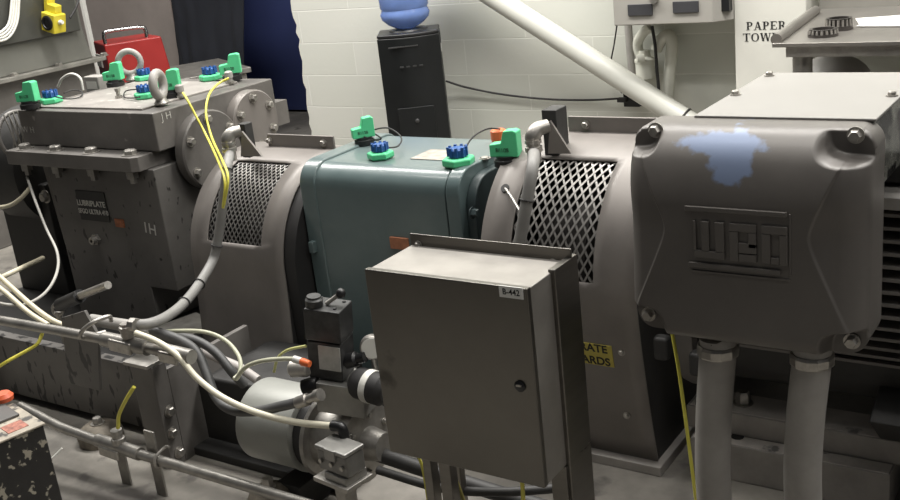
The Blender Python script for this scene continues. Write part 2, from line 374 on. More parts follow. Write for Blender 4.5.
obj('end_shroud', G().prism(arch_pts(2.80, .495, .345, .12, 8, 36), lambda p, h: V((h, p[0], p[1])), -2.414, -2.366), BLACKR, g1)
def guard_bracket(t, xa, xb, cy, top, side):
    # black box bracket with triangular gusset standing on the arch
    x = xa
    g = G().boxb(x, x+.035, 2.58, 2.72, top-.035, top+.10); obj('junction_block', g, DARKM, t, bevel=.003)
    g = G().prism([(2.70, top+.10), (2.70, top-.03), (2.56, top-.05)], lambda p, h: V((h, p[0], p[1])), x+.10, x+.105)
    obj('gusset', g, GUARD, t)
    obj('bracket_plate', G().boxb(x+.035, xb, 2.70, 2.705, top-.01, top+.10), GUARD, t, bevel=.001)
# bracket 1
p = at(240, 128, 'y', 2.62)
def bracket(t, body_tl, body_br, y, gus, dep):
    a = at(*body_tl, 'y', y); b = at(*body_br, 'y', y)
    obj('junction_block', G().boxb(a.x, b.x, y, y+dep, b.z, a.z), DARKM, t, bevel=.003)
    q = [at(*g_, 'y', y-.005) for g_ in gus]
    obj('gusset', G().prism([(v.x, v.z) for v in q], lambda p, h: V((p[0], h, p[1])), y-.012, y-.004), GUARD, t)
bracket(g1, (237, 124), (250, 158), 2.64, ((243, 131), (242, 156), (263, 156)), .04)
bracket(g2, (541, 110), (559, 156), 2.64, ((551, 120), (549, 153), (572, 153)), .07)
# sign sticker, baseplate, bolts, clip on guard 2
def yfr(z): return 2.43+.09*max(0, 1-(z-.03)/.535)**1.3
a = at(586, 338, 'y', 2.455); b = at(616, 366, 'y', 2.465)
z0_, z1_ = b.z, a.z-.008; ym = yfr((z0_+z1_)/2); tl = (yfr(z1_)-yfr(z0_))/(z1_-z0_)
cz_ = (z0_+z1_)/2; SU = V((0, tl, 1)).normalized(); SN = V((0, -1, tl)).normalized()
SM = Matrix(((1, 0, SN.x, b.x), (0, SU.y, SN.y, ym), (0, SU.z, SN.z, cz_), (0, 0, 0, 1)))
st = obj('warning_sticker', G().boxb(-.19, 0, -(z1_-z0_)/2, (z1_-z0_)/2, .0015, .0045, SM), mat('yellow_sticker', (.50, .42, .08), .5, 0, .08), g2)
INK = mat('black_ink', (.015, .015, .015), .6)
text('lettering', 'OPERATE', .036, st, INK, SM @ V((-.014, .021, .005)), (1, 0, 0), SU, bold=.0008, sx=1.0, align='RIGHT')
text('lettering', 'GUARDS', .036, st, INK, SM @ V((-.010, -.021, .005)), (1, 0, 0), SU, bold=.0008, sx=1.0, align='RIGHT')
for q in ((622, 352), (627, 415)):
    p = at(*q, 'y', 2.46); p = at(*q, 'y', yfr(p.z)); bolt(g2, (p.x, p.y-.001, p.z), (0, -1, 0), .008, .006)
obj('base_plate', G().boxb(-1.62, -1.10, 2.485, 3.2, 0, .03), BEDM0, g2, bevel=.003)
p = at(506, 188, 'x', -1.562); hole = V((-1.562, 2.539-.004, .827))
g = G().cyl(hole, hole+V((0, -.003, .003)), .013, n=20); obj('hole_rim', g, BLACKR, g2)
g = G().tube([hole, at(512, 198, 'y', 2.49), at(527, 223, 'y', 2.425)], .0045, 8, smooth=False); obj('retaining_clip', g, DSTEEL, g2)

# ---- teal gearbox
tg = thing('teal_gearbox', 'teal green gearbox with rounded top edges between the two mesh guards', 'gearbox', (-2.05, 2.78, .1))
def rr_profile(y0, y1, z0, z1, r, n=10):
    q = [(y0, z0)]
    for i in range(n+1):
        t = math.pi-math.pi/2*i/n; q.append((y0+r+r*math.cos(t), z1-r+r*math.sin(t)))
    for i in range(n+1):
        t = math.pi/2-math.pi/2*i/n; q.append((y1-r+r*math.cos(t), z1-r+r*math.sin(t)))
    q.append((y1, z0)); return q
X = lambda p, h: V((h, p[0], p[1]))
obj('casing', G().prism(rr_profile(2.535, 3.02, .12, .860, .075), X, -2.30, -1.780), TEAL, tg, ang=30, bevel=.004)
obj('end_flange', G().prism(rr_profile(2.53, 3.03, .12, .868, .08), X, -2.36, -2.295), TEAL, tg, ang=30, bevel=.006)
obj('end_flange', G().prism(rr_profile(2.53, 3.03, .12, .868, .08), X, -1.775, -1.725), TEAL, tg, ang=30, bevel=.006)
obj('end_cover', G().prism(rr_profile(2.56, 3.0, .14, .84, .10), X, -1.725, -1.69), DTEAL, tg, ang=30, bevel=.006)
p = at(472, 213, 'x', -1.69); bolt(tg, (-1.69, p.y, p.z), (1, 0, 0), .014, .018, DTEAL)
for q in ((485, 160), ): 
    p = at(*q, 'z', .862); bolt(tg, (p.x, p.y, .866), (0, 0, 1), .014, .004)
a = at(437, 155, 'z', .861)
mm = Matrix.Translation((a.x, a.y, 0))
obj('bare_label_patch', G().boxb(-.065, .065, -.06, .06, .860, .8625, mm), mat('worn_tan_patch', (.40, .30, .24), .5, 0, .3, 30, col2=(.42, .42, .38)), tg)
a = at(398, 243, 'y', 2.53); obj('rusty_tag', G().boxb(a.x-.03, a.x+.04, 2.527, 2.536, a.z-.02, a.z+.018), mat('rusty_orange_tag', (.42, .17, .09), .6, 0, .3, 20), tg)
obj('side_lug', G().boxb(-2.345, -2.325, 2.51, 2.535, .56, .60), TEAL, tg, bevel=.003)
obj('foot', G().boxb(-2.36, -1.72, 2.45, 3.1, .0, .12), DARKM, tg, bevel=.004)

# ---- motor
mt = thing('electric_motor', 'large dark grey finned electric motor behind the terminal box', 'electric motor', (-.4, 2.85, .13))
MY, MZ, MR = 2.90, .60, .40
g = G(); n = 40; core = .36
def sqr(t, r, e=.6):
    c, s_ = math.cos(t), math.sin(t)
    k = r/((abs(c)**(2/e)+abs(s_)**(2/e))**(e/2)); return (MY+c*k, MZ+s_*k)
prof = [sqr(2*math.pi*i/n, core) for i in range(n)]
obj('motor_body', g.prism(prof, X, -1.02, .55), DARKM, mt, ang=50)
g = G()
for i in range(17):
    zc = .33+i*.032
    if zc > .86: break
    yf_ = MY-math.sqrt(.44**2-(1.4*min(0, zc-.6))**2)
    g.boxb(-.98, .50, yf_, yf_+.16, zc, zc+.008)
obj('cooling_fins', g, MOTOR, mt)
obj('drive_end_shield', G().prism([sqr(2*math.pi*i/n, core+.035) for i in range(n)], X, -1.06, -1.0), MOTOR, mt, ang=50, bevel=.006)
obj('fin_top_band', G().boxb(-.98, .5, 2.44, 2.62, .865, .895), LCOND, mt, bevel=.003)
obj('shoulder_block', G().boxb(-.98, .5, 2.52, 3.2, .905, .985), DARKM, mt, bevel=.008)
for fx in (-.87, -.40):
    pass
g = G().prism([(2.47, .30), (2.60, .36), (2.75, .36), (2.75, .185), (2.60, .185)], X, -.53, -.25); obj('motor_foot', g, DARKM, mt, bevel=.006)
for q in ((658, 350), (694, 366)):
    p = at(*q, 'y', 2.42); obj('lifting_lug', G().boxb(p.x-.022, p.x+.022, 2.43, 2.47, p.z-.04, p.z+.03), DARKM, mt, bevel=.012)

# motor bed
mb = thing('motor_bed', 'stepped grey steel bed carrying the motor, behind the two thick conduits', 'machine base', (-.4, 2.9, 0))
BEDM = mat('dusty_bed_paint', (.27, .25, .235), .5, 0, .2, 8)
obj('lower_rail', G().boxb(-1.03, -.49, 2.545, 3.25, 0, .115), BEDM, mb, bevel=.004)
obj('upper_plate', G().boxb(-1.06, .6, 2.60, 3.25, .115, .185), BEDM, mb, bevel=.005)
obj('rear_support', G().boxb(-.49, .6, 2.80, 3.25, 0, .115), DARKM, mb)
DUST_LIT = mat('lit_dusty_ledge', (.62, .58, .54), .6, 0, .2, 9, fleck=((.2, .19, .18), 12, .62))  # strips added over dusty ledges; their pale colour stands in for overhead light
obj('lit_ledge_strip', G().boxb(-1.025, -.495, 2.549, 2.598, .115, .1165), DUST_LIT, mb)
obj('lit_ledge_strip', G().boxb(-1.05, .59, 2.605, 2.72, .185, .1865), DUST_LIT, mb)
a = at(742, 405, 'z', .185); bolt(mb, (a.x, a.y+.01, .1866), (0, 0, 1), .021, .035)
a = at(737, 438, 'z', .115); obj('bolt_slot', G().cyl((a.x, a.y+.005, .1166), (a.x, a.y+.005, .118), .018, n=20), DARKM, mb)

# ---- terminal box: duct, lid with corner pockets, logo
tb = thing('terminal_box', 'big grey motor terminal box with embossed logo and pale blue paint patch', 'terminal box', (-.67, 2.3, .70))
a = at(696, 117, 'z', 1.15); b = at(868, 122, 'z', 1.15); c = at(896, 73, 'z', 1.15); d = at(757, 75, 'z', 1.15)
TOPM = mat('pale_dusty_top', (.27, .26, .245), .5, .1, .06, 4)
MOTT = mat('scuffed_bare_side', (.30, .30, .27), .25, .8, .7, 12, col2=(.55, .56, .50), fleck=((.02, .02, .02), 10, .5))
q0_ = at(870, 121, 'z', 1.151); q1_ = at(900, 95, 'z', 1.151); QR = q0_+(q1_-q0_)*((2.60-q0_.y)/(q1_.y-q0_.y))
bdy = obj('box_body', G().boxb(-.90, -.455, 2.13, 2.19, .72, .985), MOTOR, tb, bevel=.004)
obj('cable_duct', G().prism([(-.81, 2.13), (-.458, 2.13), (QR.x-.006, 2.585), (-.805, 2.585)], lambda p, h: V((p[0], p[1], h)), .99, 1.145), MOTT, tb, bevel=.004)
g = G().prism([(-.822, 2.125), (-.452, 2.125), (QR.x, 2.60), (-.815, 2.60)], lambda p, h: V((p[0], p[1], h)), 1.145, 1.151)
obj('cover_sheet', g, TOPM, tb, bevel=.002)
for q in ((733, 95), (767, 76), (889, 96)):
    a = at(*q, 'z', 1.151); bolt(tb, (a.x+.006, a.y, 1.151), (0, 0, 1), .009, .008)
# lid as a height field over (x,z): front face y = 2.12 - h
LX0, LX1, LZ0, LZ1 = -.930, -.438, .690, 1.146
def sstep(a, b, x): 
    t = max(0, min(1, (x-a)/(b-a))); return t*t*(3-2*t)
def lid_h(x, z):
    H = .155
    dt = LZ1-z; R = .15
    top = H - (R-math.sqrt(max(0, R*R-(R-dt)**2)))*.8 if dt < R else H
    db = z-LZ0; r = .035
    bot = (r-math.sqrt(max(0, r*r-(r-db)**2))) if db < r else 0
    dl = x-LX0; lft = (r-math.sqrt(max(0, r*r-(r-dl)**2))) if dl < r else 0
    dr = LX1-x; rgt = (.05-math.sqrt(max(0, .05**2-(.05-dr)**2))) if dr < .05 else 0
    h = top-bot-lft-rgt
    zm = .945
    xr = LX1-.112+math.hypot(z-zm, .02)*.44; 
    if x > xr-.002: h -= .005*sstep(-.002, .002, x-xr)+max(0, x-xr)*.25
    xl = LX0+.10-math.hypot(z-zm, .02)*.44
    if x < xl+.002: h -= .005*sstep(-.002, .002, xl-x)+max(0, xl-x)*.2
    # corner pockets
    for cx, cz, wx, wz, lo in ((LX0, LZ1, .066, .056, .075), (LX1, LZ1, .100, .062, .065), (LX0, LZ0, .078, .066, .105), (LX1, LZ0, .082, .060, .10)):
        ax = abs(x-cx)/wx; az = abs(z-cz)/wz
        d_ = (ax**4+az**4)**.25
        k = 1-sstep(.82, 1.08, d_)
        if k > 0: h = h*(1-k)+min(h, lo)*k
    return max(h, .012)
g = G(); nu, nv = 250, 235
def inset(u, v):
    # rounded corners in plan
    x = LX0+(LX1-LX0)*u; z = LZ0+(LZ1-LZ0)*v; rc = .04
    cx = min(max(x, LX0+rc), LX1-rc); cz = min(max(z, LZ0+rc), LZ1-rc)
    dx, dz = x-cx, z-cz
    if dx and dz:
        m = max(abs(dx), abs(dz)); l = math.hypot(dx, dz); x = cx+dx*m/l; z = cz+dz*m/l
    return x, z
def lidp(u, v):
    x, z = inset(u, v); return V((x, 2.13-lid_h(x, z), z))
vs = [[g.bm.verts.new(lidp(i/nu, j/nv)) for j in range(nv+1)] for i in range(nu+1)]
for i in range(nu):
    for j in range(nv): g.bm.faces.new((vs[i][j], vs[i+1][j], vs[i+1][j+1], vs[i][j+1]))
rim = [vs[i][0] for i in range(nu)]+[vs[nu][j] for j in range(nv)]+[vs[i][nv] for i in range(nu, 0, -1)]+[vs[0][j] for j in range(nv, 0, -1)]
bk = [g.bm.verts.new((v.co.x, 2.14, v.co.z)) for v in rim]
for i in range(len(rim)): g.bm.faces.new((rim[i], rim[(i+1)%len(rim)], bk[(i+1)%len(rim)], bk[i]))
g.bm.faces.new(bk)
# lid material with blue overspray patch
LIDM = mat('terminal_lid_paint', (.135, .124, .114), .40, .1, .10, 6, bump=.04)
nt = LIDM.node_tree; N = nt.nodes; L = nt.links; bs = N['Principled BSDF']; old = bs.inputs['Base Color'].links[0].from_socket
base = V((-.67, 2.3, .70))
def ell(cx, cz, rx, rz):
    tc = N.new('ShaderNodeTexCoord'); mp = N.new('ShaderNodeMapping'); L.new(tc.outputs['Object'], mp.inputs[0])
    mp.inputs['Scale'].default_value = (1/rx, 0, 1/rz); mp.inputs['Location'].default_value = (-(cx-base.x)/rx, 0, -(cz-base.z)/rz)
    ln = N.new('ShaderNodeVectorMath'); ln.operation = 'LENGTH'; L.new(mp.outputs[0], ln.inputs[0]); return ln.outputs['Value']
p1 = at(722, 141, 'y', 2.02); p2 = at(728, 162, 'y', 1.985)
e1 = ell(p1.x, p1.z-.008, .095, .021); e2 = ell(p2.x+.002, p2.z, .045, .05)
mn = N.new('ShaderNodeMath'); mn.operation = 'MINIMUM'; L.new(e1, mn.inputs[0]); L.new(e2, mn.inputs[1])
tc = N.new('ShaderNodeTexCoord'); nz = N.new('ShaderNodeTexNoise'); nz.inputs['Scale'].default_value = 38; nz.inputs['Detail'].default_value = 4; L.new(tc.outputs['Object'], nz.inputs[0])
ad = N.new('ShaderNodeMath'); ad.operation = 'MULTIPLY_ADD'; L.new(nz.outputs[0], ad.inputs[0]); ad.inputs[1].default_value = 1.1; L.new(mn.outputs[0], ad.inputs[2])
mr = N.new('ShaderNodeMapRange'); mr.inputs[1].default_value = 1.62; mr.inputs[2].default_value = 1.38; L.new(ad.outputs[0], mr.inputs[0])
mx = N.new('ShaderNodeMix'); mx.data_type = 'RGBA'; L.new(mr.outputs[0], mx.inputs[0]); L.new(old, mx.inputs[6]); mx.inputs[7].default_value = (.19, .24, .36, 1)
L.new(mx.outputs[2], bs.inputs['Base Color'])
lid = obj('lid', g, LIDM, tb, ang=70)
for q, yy in (((656, 130), 2.053), ((856, 135), 2.063), ((649, 314), 2.024), ((852, 341), 2.028)):
    a = at(*q, 'y', yy); bolt(lid, (a.x, yy, a.z), (0, -1, 0), .0125, .014)
# logo, raised on the flat front
yl = 2.13-.155
def lp(px, py): return at(px, py, 'y', yl)
g = G()
def bar(g, xa, xb, za, zb, h=.006): g.boxb(xa, xb, yl-h, yl+.001, za, zb)
def bq(xa, xb, ya, yb_, h=.007):
    ym = (ya+yb_)/2; u, v = lp(xa, ym), lp(xb, ym); m_ = (xa+xb)/2; bar(g, u.x, v.x, lp(m_, yb_).z, lp(m_, ya).z, h)
u, v = lp(685, 207), lp(787, 213); bar(g, u.x, v.x, v.z-.008, v.z+.002)
u, v = lp(689, 262), lp(781, 271); bar(g, u.x, v.x, v.z-.008, v.z+.002)
bar(g, lp(790, 240).x-.002, lp(790, 240).x+.002, lp(790, 276).z, lp(790, 214).z, .003)
bar(g, lp(691, 240).x, lp(790, 240).x, lp(750, 277).z, lp(750, 275).z, .003)
zt, zb_ = lp(724, 222).z, lp(724, 259).z; zf = zb_+.016
for xa, xb in ((694.5, 697), (702, 710), (716, 725)): bar(g, lp(xa, 240).x, lp(xb, 240).x, zf+.0001, zt, .007)
bar(g, lp(694.5, 240).x, lp(725, 240).x, zb_, zf, .007)
def X_(px): return lp(px, 243).x
e0, e1_, e2_, e3 = X_(730), X_(739), X_(749), X_(757)
bar(g, e0, e3, zt-.017, zt); bar(g, e0, e1_, zb_, zt-.0171); bar(g, e2_, e3, zt-.05, zt-.0171); bar(g, e1_+.0001, e3, zt-.062, zt-.0401); bar(g, e1_+.0001, e3, zb_, zb_+.016)
q0, q1, q2, q3 = X_(762), X_(771), X_(780), X_(788)
bar(g, q0, q3, zt-.017, zt); bar(g, q0, q1, zb_, zt-.0171); bar(g, q2, q3, zb_, zt-.0171); bar(g, q1+.0001, q2-.0001, zb_, zb_+.014)
obj('raised_logo', g, LIDM, lid, bevel=.0012, seg=1)

# ================================================================== thick conduits in front
def conduit(name, label, top, bot, r, y0):
    t = thing(name, label, 'conduit', (0, 0, 0), 'thick grey conduits below the terminal box'); 
    a = at(*top, 'y', y0); b = at(*bot, 'y', y0+.0); dirn = (b-a)
    t.location = (b.x, y0+.03, 0); WORLD[t.name] = V(t.location)
    mid = a.lerp(b, .5)+V((-.006, 0, 0)); end = V((b.x+.01, y0+.03, .01))
    obj('flexible_tube', G().tube([a+V((0, 0, .03)), a, mid, b, end], r, 24), LCOND, t)
    obj('gland_nut', G().lathe([(r+.004, 0), (r+.006, .004), (r+.006, .02), (r+.003, .026)], a+V((0, 0, -.012)), (0, 0, 1), 12), BOLT, t, ang=20)
    return t
conduit('thick_conduit', 'thick grey flexible conduit nearer the mesh guard, below the terminal box', (718, 349), (714, 497), .040, 2.05)
conduit('thick_conduit', 'thick grey flexible conduit nearer the finned motor side, below the terminal box', (812, 358), (803, 497), .040, 2.05)

# ================================================================== stainless control cabinet on its stand
cb = thing('control_cabinet', 'stainless steel control cabinet with label and latch on a stand', 'control cabinet', (-1.2, 1.8, 0))
p0 = at(365, 267, 'y', 1.70); p1 = at(528, 288.3, 'y', 1.70); p2 = at(543, 487, 'y', 1.70)
bx0, bx1, bz0, bz1 = p0.x, p1.x, p2.z, p1.z
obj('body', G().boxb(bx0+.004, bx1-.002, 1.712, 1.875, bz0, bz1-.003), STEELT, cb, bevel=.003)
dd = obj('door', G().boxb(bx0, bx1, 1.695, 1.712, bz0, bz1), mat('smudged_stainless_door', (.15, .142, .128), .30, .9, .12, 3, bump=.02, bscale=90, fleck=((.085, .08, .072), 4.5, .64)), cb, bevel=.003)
p = at(519, 387, 'y', 1.69)
lt = obj('latch', G().lathe([(.012, 0), (.013, .003), (.009, .006)], (p.x, 1.695, p.z), (0, -1, 0), 20), BLACK, dd)
obj('latch_insert', G().box((p.x+.001, 1.688, p.z+.004), (.012, .004, .004)), BOLT, dd)
p = at(511, 292.5, 'y', 1.694)
lb = obj('name_label', G().boxb(p.x-.028, p.x+.028, 1.6938, 1.6955, p.z-.0125, p.z+.0125), mat('bright_label', (.85, .85, .82), .5, 0, .02), dd)
text('lettering', 'B-442', .018, dd, INK, (p.x, 1.6934, p.z), (1, 0, 0), (0, 0, 1), bold=.0002, sx=.95, ext=.0002)
q0 = at(410, 233, 'y', 1.88); q1 = at(567, 256, 'y', 1.88)
bp = obj('back_plate', G().boxb(q0.x, q1.x+.012, 1.877, 1.882, bz1-.06, q0.z), STEEL, cb, bevel=.002)
for q in ((418, 243), (553, 261)):
    a = at(*q, 'y', 1.876); bolt(cb, (a.x, 1.877, a.z-.004), (0, -1, 0), .007, .006)
qr = at(575, 262, 'y', 1.88)
obj('channel_post', G().boxb(q1.x-.005, q1.x+.012, 1.80, 1.905, 0.0, q1.z-.002), STEEL, cb, bevel=.003)
obj('channel_post', G().boxb(q0.x+.02, q0.x+.06, 1.883, 1.905, .0, bz1-.02), STEEL, cb, bevel=.003)
for px in (431, 448):
    a = at(px, 480, 'y', 1.78); obj('stand_leg', G().boxb(a.x-.012-.004*(px > 440), a.x+.012+.004*(px > 440), 1.77, 1.80, .0, bz0), STEEL, cb, bevel=.002)
a = at(562, 490, 'y', 1.80); obj('stand_leg', G().boxb(a.x-.02, a.x+.02, 1.79, 1.82, 0, bz0), STEEL, cb, bevel=.002)

# ================================================================== hydraulic pump set in front of guard 1
dm = thing('dark_motor_housing', 'black round-shouldered housing behind the pale drum', 'motor housing', (-2.3, 2.2, 0))
g = G().prism([(-2.590, .0)]+[(-2.590+.12-.12*math.cos(math.pi/2*i/8), .26-.12+.12*math.sin(math.pi/2*i/8)) for i in range(9)]+[(-2.10, .27), (-2.10, .0)], fz, 2.10, 2.42)
obj('housing', g, DARKM, dm, bevel=.012, seg=3)
obj('skirt', G().boxb(-2.64, -1.9, 2.03, 2.14, .0, .03), DARKM, dm, bevel=.004)

pm = thing('pump_drum', 'pale grey cylindrical pump motor lying by the gearbox base', 'pump motor', (-2.1, 2.02, 0))
DRUM = mat('pale_grey_drum_paint', (.35, .355, .33), .42, .2, .08, 6, bump=.03)
DA = at(264, 417, 'y', 2.0)
DR = .122
obj('drum', G().lathe([(.06, -.01), (DR-.012, -.006), (DR-.003, 0), (DR, .006), (DR, .195), (DR+.003, .196), (DR+.003, .206), (DR-.004, .21)], DA, (1, 0, 0), 56), DRUM, pm, ang=30)
obj('seal_band', G().lathe([(DR-.012, 0), (DR-.012, .03)], DA+V((.212, 0, 0)), (1, 0, 0), 48), BLACKR, pm)
obj('pump_flange', G().lathe([(DR-.004, 0), (DR+.002, .006), (DR-.004, .014), (DR-.03, .016), (DR-.036, .11), (DR-.01, .115), (DR-.006, .15), (.05, .155), (.04, .21)], DA+V((.243, 0, -.005)), (1, 0, 0), 48), DSTEEL, pm, ang=30)
for k in range(6):
    t = math.radians(60*k+20); bolt(pm, (DA.x+.397, 2.0+math.cos(t)*.085, DA.z-.005+math.sin(t)*.085), (1, 0, 0), .008, .008)
obj('pump_foot', G().prism([(-.06, -.03), (.06, -.03), (.045, .05), (-.045, .05)], lambda p, h: V((DA.x+.14+p[0], 2.0+h, p[1]+.03)), -.09, .06), DARKM, pm, bevel=.004)
a = at(265, 470, 'y', 1.88)
md = thing('anchor_mount', 'round dirty anchor foot with bolt on the floor before the pale drum', 'machine foot', (a.x, 1.88, 0))
RU = mat('dirty_brown_casting', (.19, .165, .13), .7, 0, .4, 20, bump=.3)
obj('foot_base', G().lathe([(.065, 0), (.066, .05), (.056, .07), (.038, .08)], (a.x, 1.88, 0), (0, 0, 1), 32), RU, md)
obj('anchor_bolt', bolt_geo((a.x, 1.88, .08), (0, 0, 1), .017, .028), BOLT, md)

# silver solenoid block
sb = thing('junction_block', 'small silver ribbed junction block on a strut below the pump flange', 'junction block', (-1.75, 1.8, 0))
c0 = at(340, 455, 'y', 1.80)
ROT = Matrix.Translation(c0) @ Matrix.Rotation(math.radians(-8), 4, 'Z')
BLK = mat('cast_silver_paint', (.27, .265, .25), .4, .5, .15, 20)
obj('body', G().boxb(-.055, .055, -.03, .035, -.04, .02, ROT), mat('grey_cast_block', (.20, .195, .185), .45, .4, .2, 20), sb, bevel=.005)
obj('lid', G().boxb(-.058, .058, -.034, .038, .020, .032, ROT), BLK, sb, bevel=.004)
obj('lid_rib', G().boxb(-.02, .02, -.036, -.028, .0, .032, ROT), BLK, sb, bevel=.002)
for sx in (-.04, 0, .04): obj('screw', G().cyl(ROT @ V((sx, -.031, -.012)), ROT @ V((sx, -.037, -.012)), .006, n=12), BOLT, sb)
obj('mounting_plate', G().boxb(-.07, .06, -.045, .05, -.075, -.062, ROT), DSTEEL, sb, bevel=.002)
obj('under_block', G().boxb(-.03, .05, -.036, .04, -.062, -.04, ROT), BLK, sb, bevel=.002)
obj('strut', G().boxb(-.02, .02, -.02, .02, -c0.z, -.075, ROT), DSTEEL, sb, bevel=.002)

# valve stack
vs_ = thing('solenoid_valve_stack', 'black solenoid valve stack on a silver manifold above the drum', 'valve', (-1.9, 2.0, .3))
c0 = at(329, 347, 'y', 1.98)
RV = Matrix.Translation(c0) @ Matrix.Scale(1.1, 4) @ Matrix.Rotation(math.radians(6), 4, 'Y') @ Matrix.Rotation(math.radians(14), 4, 'Z')
VB = mat('black_valve_paint', (.018, .018, .019), .42, .1, .4, 25, col2=(.05, .05, .05))
obj('valve_body', G().boxb(-.046, .05, -.035, .045, .03, .115, RV), VB, vs_, bevel=.004)
obj('lower_body', G().boxb(-.045, .048, -.033, .045, -.075, .028, RV), VB, vs_, bevel=.004)
obj('data_plate', G().boxb(-.012, .046, -.0365, -.033, -.045, .02, RV), mat('grey_data_plate', (.42, .42, .40), .4, .4, .15, 40), vs_)
kb = obj('adjuster_knob', G().lathe([(.022, 0), (.024, .004), (.024, .02), (.019, .024), (.019, .03)], RV @ V((-.026, -.012, .115)), RV.to_3x3() @ V((0, 0, 1)), 24), VB, vs_)
obj('lever', G().tube([RV @ V((.0, 0, .118)), RV @ V((.022, .01, .135)), RV @ V((.03, .012, .142))], .006, 10), BOLT, vs_)
obj('lever_ball', G().lathe([(.004, -.014), (.011, -.009), (.014, 0), (.011, .009), (.004, .014)], RV @ V((.036, .012, .146)), (0, 0, 1), 18), BLACK, vs_)
for s_ in ((.03, -.015), (.035, .03), (-.03, .035)): obj('cap_screw', G().cyl(RV @ V((s_[0], s_[1], .115)), RV @ V((s_[0], s_[1], .118)), .005, n=12), BLACK, vs_)
obj('solenoid', G().lathe([(.020, 0), (.024, .004), (.024, .05), (.018, .056)], RV @ V((-.04, -.04, -.045)), V((-1, -.35, -.05)), 24), mat('silver_solenoid', (.42, .40, .37), .4, .5, .1, 20), vs_)
obj('cable_plug', G().lathe([(.022, 0), (.024, .01), (.02, .045)], RV @ V((-.02, -.035, -.09)), V((-.9, -.4, -.15)), 20), BLACK, vs_)
mf = obj('manifold', G().boxb(-.02, .11, -.05, .05, -.16, -.078, RV), mat('manifold_steel', (.27, .265, .25), .42, .5, .15, 14), vs_, bevel=.003)
obj('port_elbow', G().lathe([(.022, 0), (.022, .03), (.014, .035), (.014, .06)], RV @ V((.05, -.005, -.03)), V((1, .2, .3)), 18), BLACK, vs_)
# black round accumulator with white band
ac = thing('black_round_coupling', 'black rubber-sleeved coupling with a white band beside the cabinet', 'coupling', (-1.8, 1.98, .35))
a = at(357, 382, 'y', 1.97); b = at(388, 392, 'y', 1.97); dn = (b-a).normalized()
obj('sleeve', G().lathe([(.03, -.01), (.040, 0), (.044, .01), (.044, .035), (.045, .036), (.045, .055), (.044, .056), (.044, .085), (.03, .1)], a, dn, 36), BLACKR, ac)
obj('white_band', G().lathe([(.0455, .036), (.0462, .038), (.0462, .054), (.0455, .056)], a, dn, 40), WHITE, ac)
ga = thing('pressure_gauge', 'round white-faced pressure gauge peeking out beside the cabinet', 'gauge', (-1.75, 2.0, .45))
a = at(372, 348, 'y', 2.02)
gn = V((.55, -.83, .1)).normalized()
obj('case', G().lathe([(.03, -.03), (.034, -.02), (.034, 0), (.031, .003)], a, gn, 32), BOLT, ga)
obj('dial_face', G().lathe([(.029, .0032), (.028, .0042)], a, gn, 32), WHITE, ga)
obj('stem', G().cyl(a+V((0, 0, -.03)), a+V((0, .0, -.09)), .008, n=12), DSTEEL, ga)

# ================================================================== conduit runs (rigid)
lp_ = thing('lower_conduit_run', 'lower rigid grey conduit with tee fitting along the floor front', 'conduit run', (-2.4, 1.78, 0))
YL = 1.78
def rp(px, py, y=YL): return at(px, py, 'y', y)
obj('pipe', G().tube([rp(20, 406), rp(60, 427), rp(106, 444)], .0155, 16, smooth=False), DSTEEL, lp_)
obj('pipe', G().tube([rp(132, 452), rp(300, 502), rp(380, 527)], .0155, 16, smooth=False), DSTEEL, lp_)
a = rp(120, 447); b = rp(98, 440); c = rp(140, 454)
fit = obj('tee_fitting', G().tube([b, a, c], .021, 18, smooth=False), DSTEEL, lp_)
q = rp(109, 453, YL-.02); obj('cover_plate', G().boxb(-.045, .045, -.006, .006, -.017, .017, Matrix.Translation(q) @ Matrix.Rotation(math.radians(3), 4, 'Y')), BOLT, fit, bevel=.006)
obj('top_hub', G().lathe([(.021, 0), (.021, .02), (.016, .022), (.016, .034), (.018, .036), (.018, .048)], a+V((.0, 0, .012)), (0, 0, 1), 18), DSTEEL, fit)
for px in (122, 155):
    q = rp(px, 455, YL+.03)
    obj('flat_bar', G().boxb(q.x-.022, q.x+.022, YL+.022, YL+.03, 0, q.z+(.03 if px < 130 else .085)), DSTEEL, lp_, bevel=.002)
q = rp(160, 460); obj('pipe_clamp', G().tube([q+V((0, .022, -.02)), q+V((0, -.014, -.016)), q+V((0, -.02, 0)), q+V((0, -.012, .018)), q+V((.01, .02, .035)), q+V((.03, .02, .04))], .0045, 8), BOLT, lp_)

up = thing('upper_conduit_run', 'upper rigid grey conduit with twin tee fittings along the base frame', 'conduit run', (-2.9, 1.9, .25))
YU = 1.88
a = rp(-25, 316, YU); b = rp(108, 340, YU)
obj('pipe', G().tube([a, rp(60, 331, YU), b], .0165, 16, smooth=False), DSTEEL, up)
a = rp(104, 339, YU); b = rp(148, 348, YU)
f1 = obj('tee_fitting', G().tube([a, b], .024, 18, smooth=False), DSTEEL, up)
obj('pipe', G().tube([b, rp(160, 350, YU)], .016, 14, smooth=False), DSTEEL, up)
obj('tee_fitting', G().tube([rp(158, 349, YU), rp(192, 357, YU)], .022, 18, smooth=False), DSTEEL, up)
q = rp(120, 347, YU-.022); obj('cover_plate', G().boxb(-.05, .05, -.006, .006, -.02, .02, Matrix.Translation(q) @ Matrix.Rotation(math.radians(2), 4, 'Y')), BOLT, up, bevel=.006)
q = rp(168, 358, YU-.02); obj('cover_plate', G().boxb(-.04, .04, -.006, .006, -.018, .018, Matrix.Translation(q) @ Matrix.Rotation(math.radians(2), 4, 'Y')), BOLT, up, bevel=.006)
q = rp(128, 334, YU); obj('top_hub', G().lathe([(.021, -.01), (.021, .012), (.024, .013), (.024, .026), (.018, .028), (.018, .036)], q, (0, 0, 1), 8), BOLT, up, ang=25)
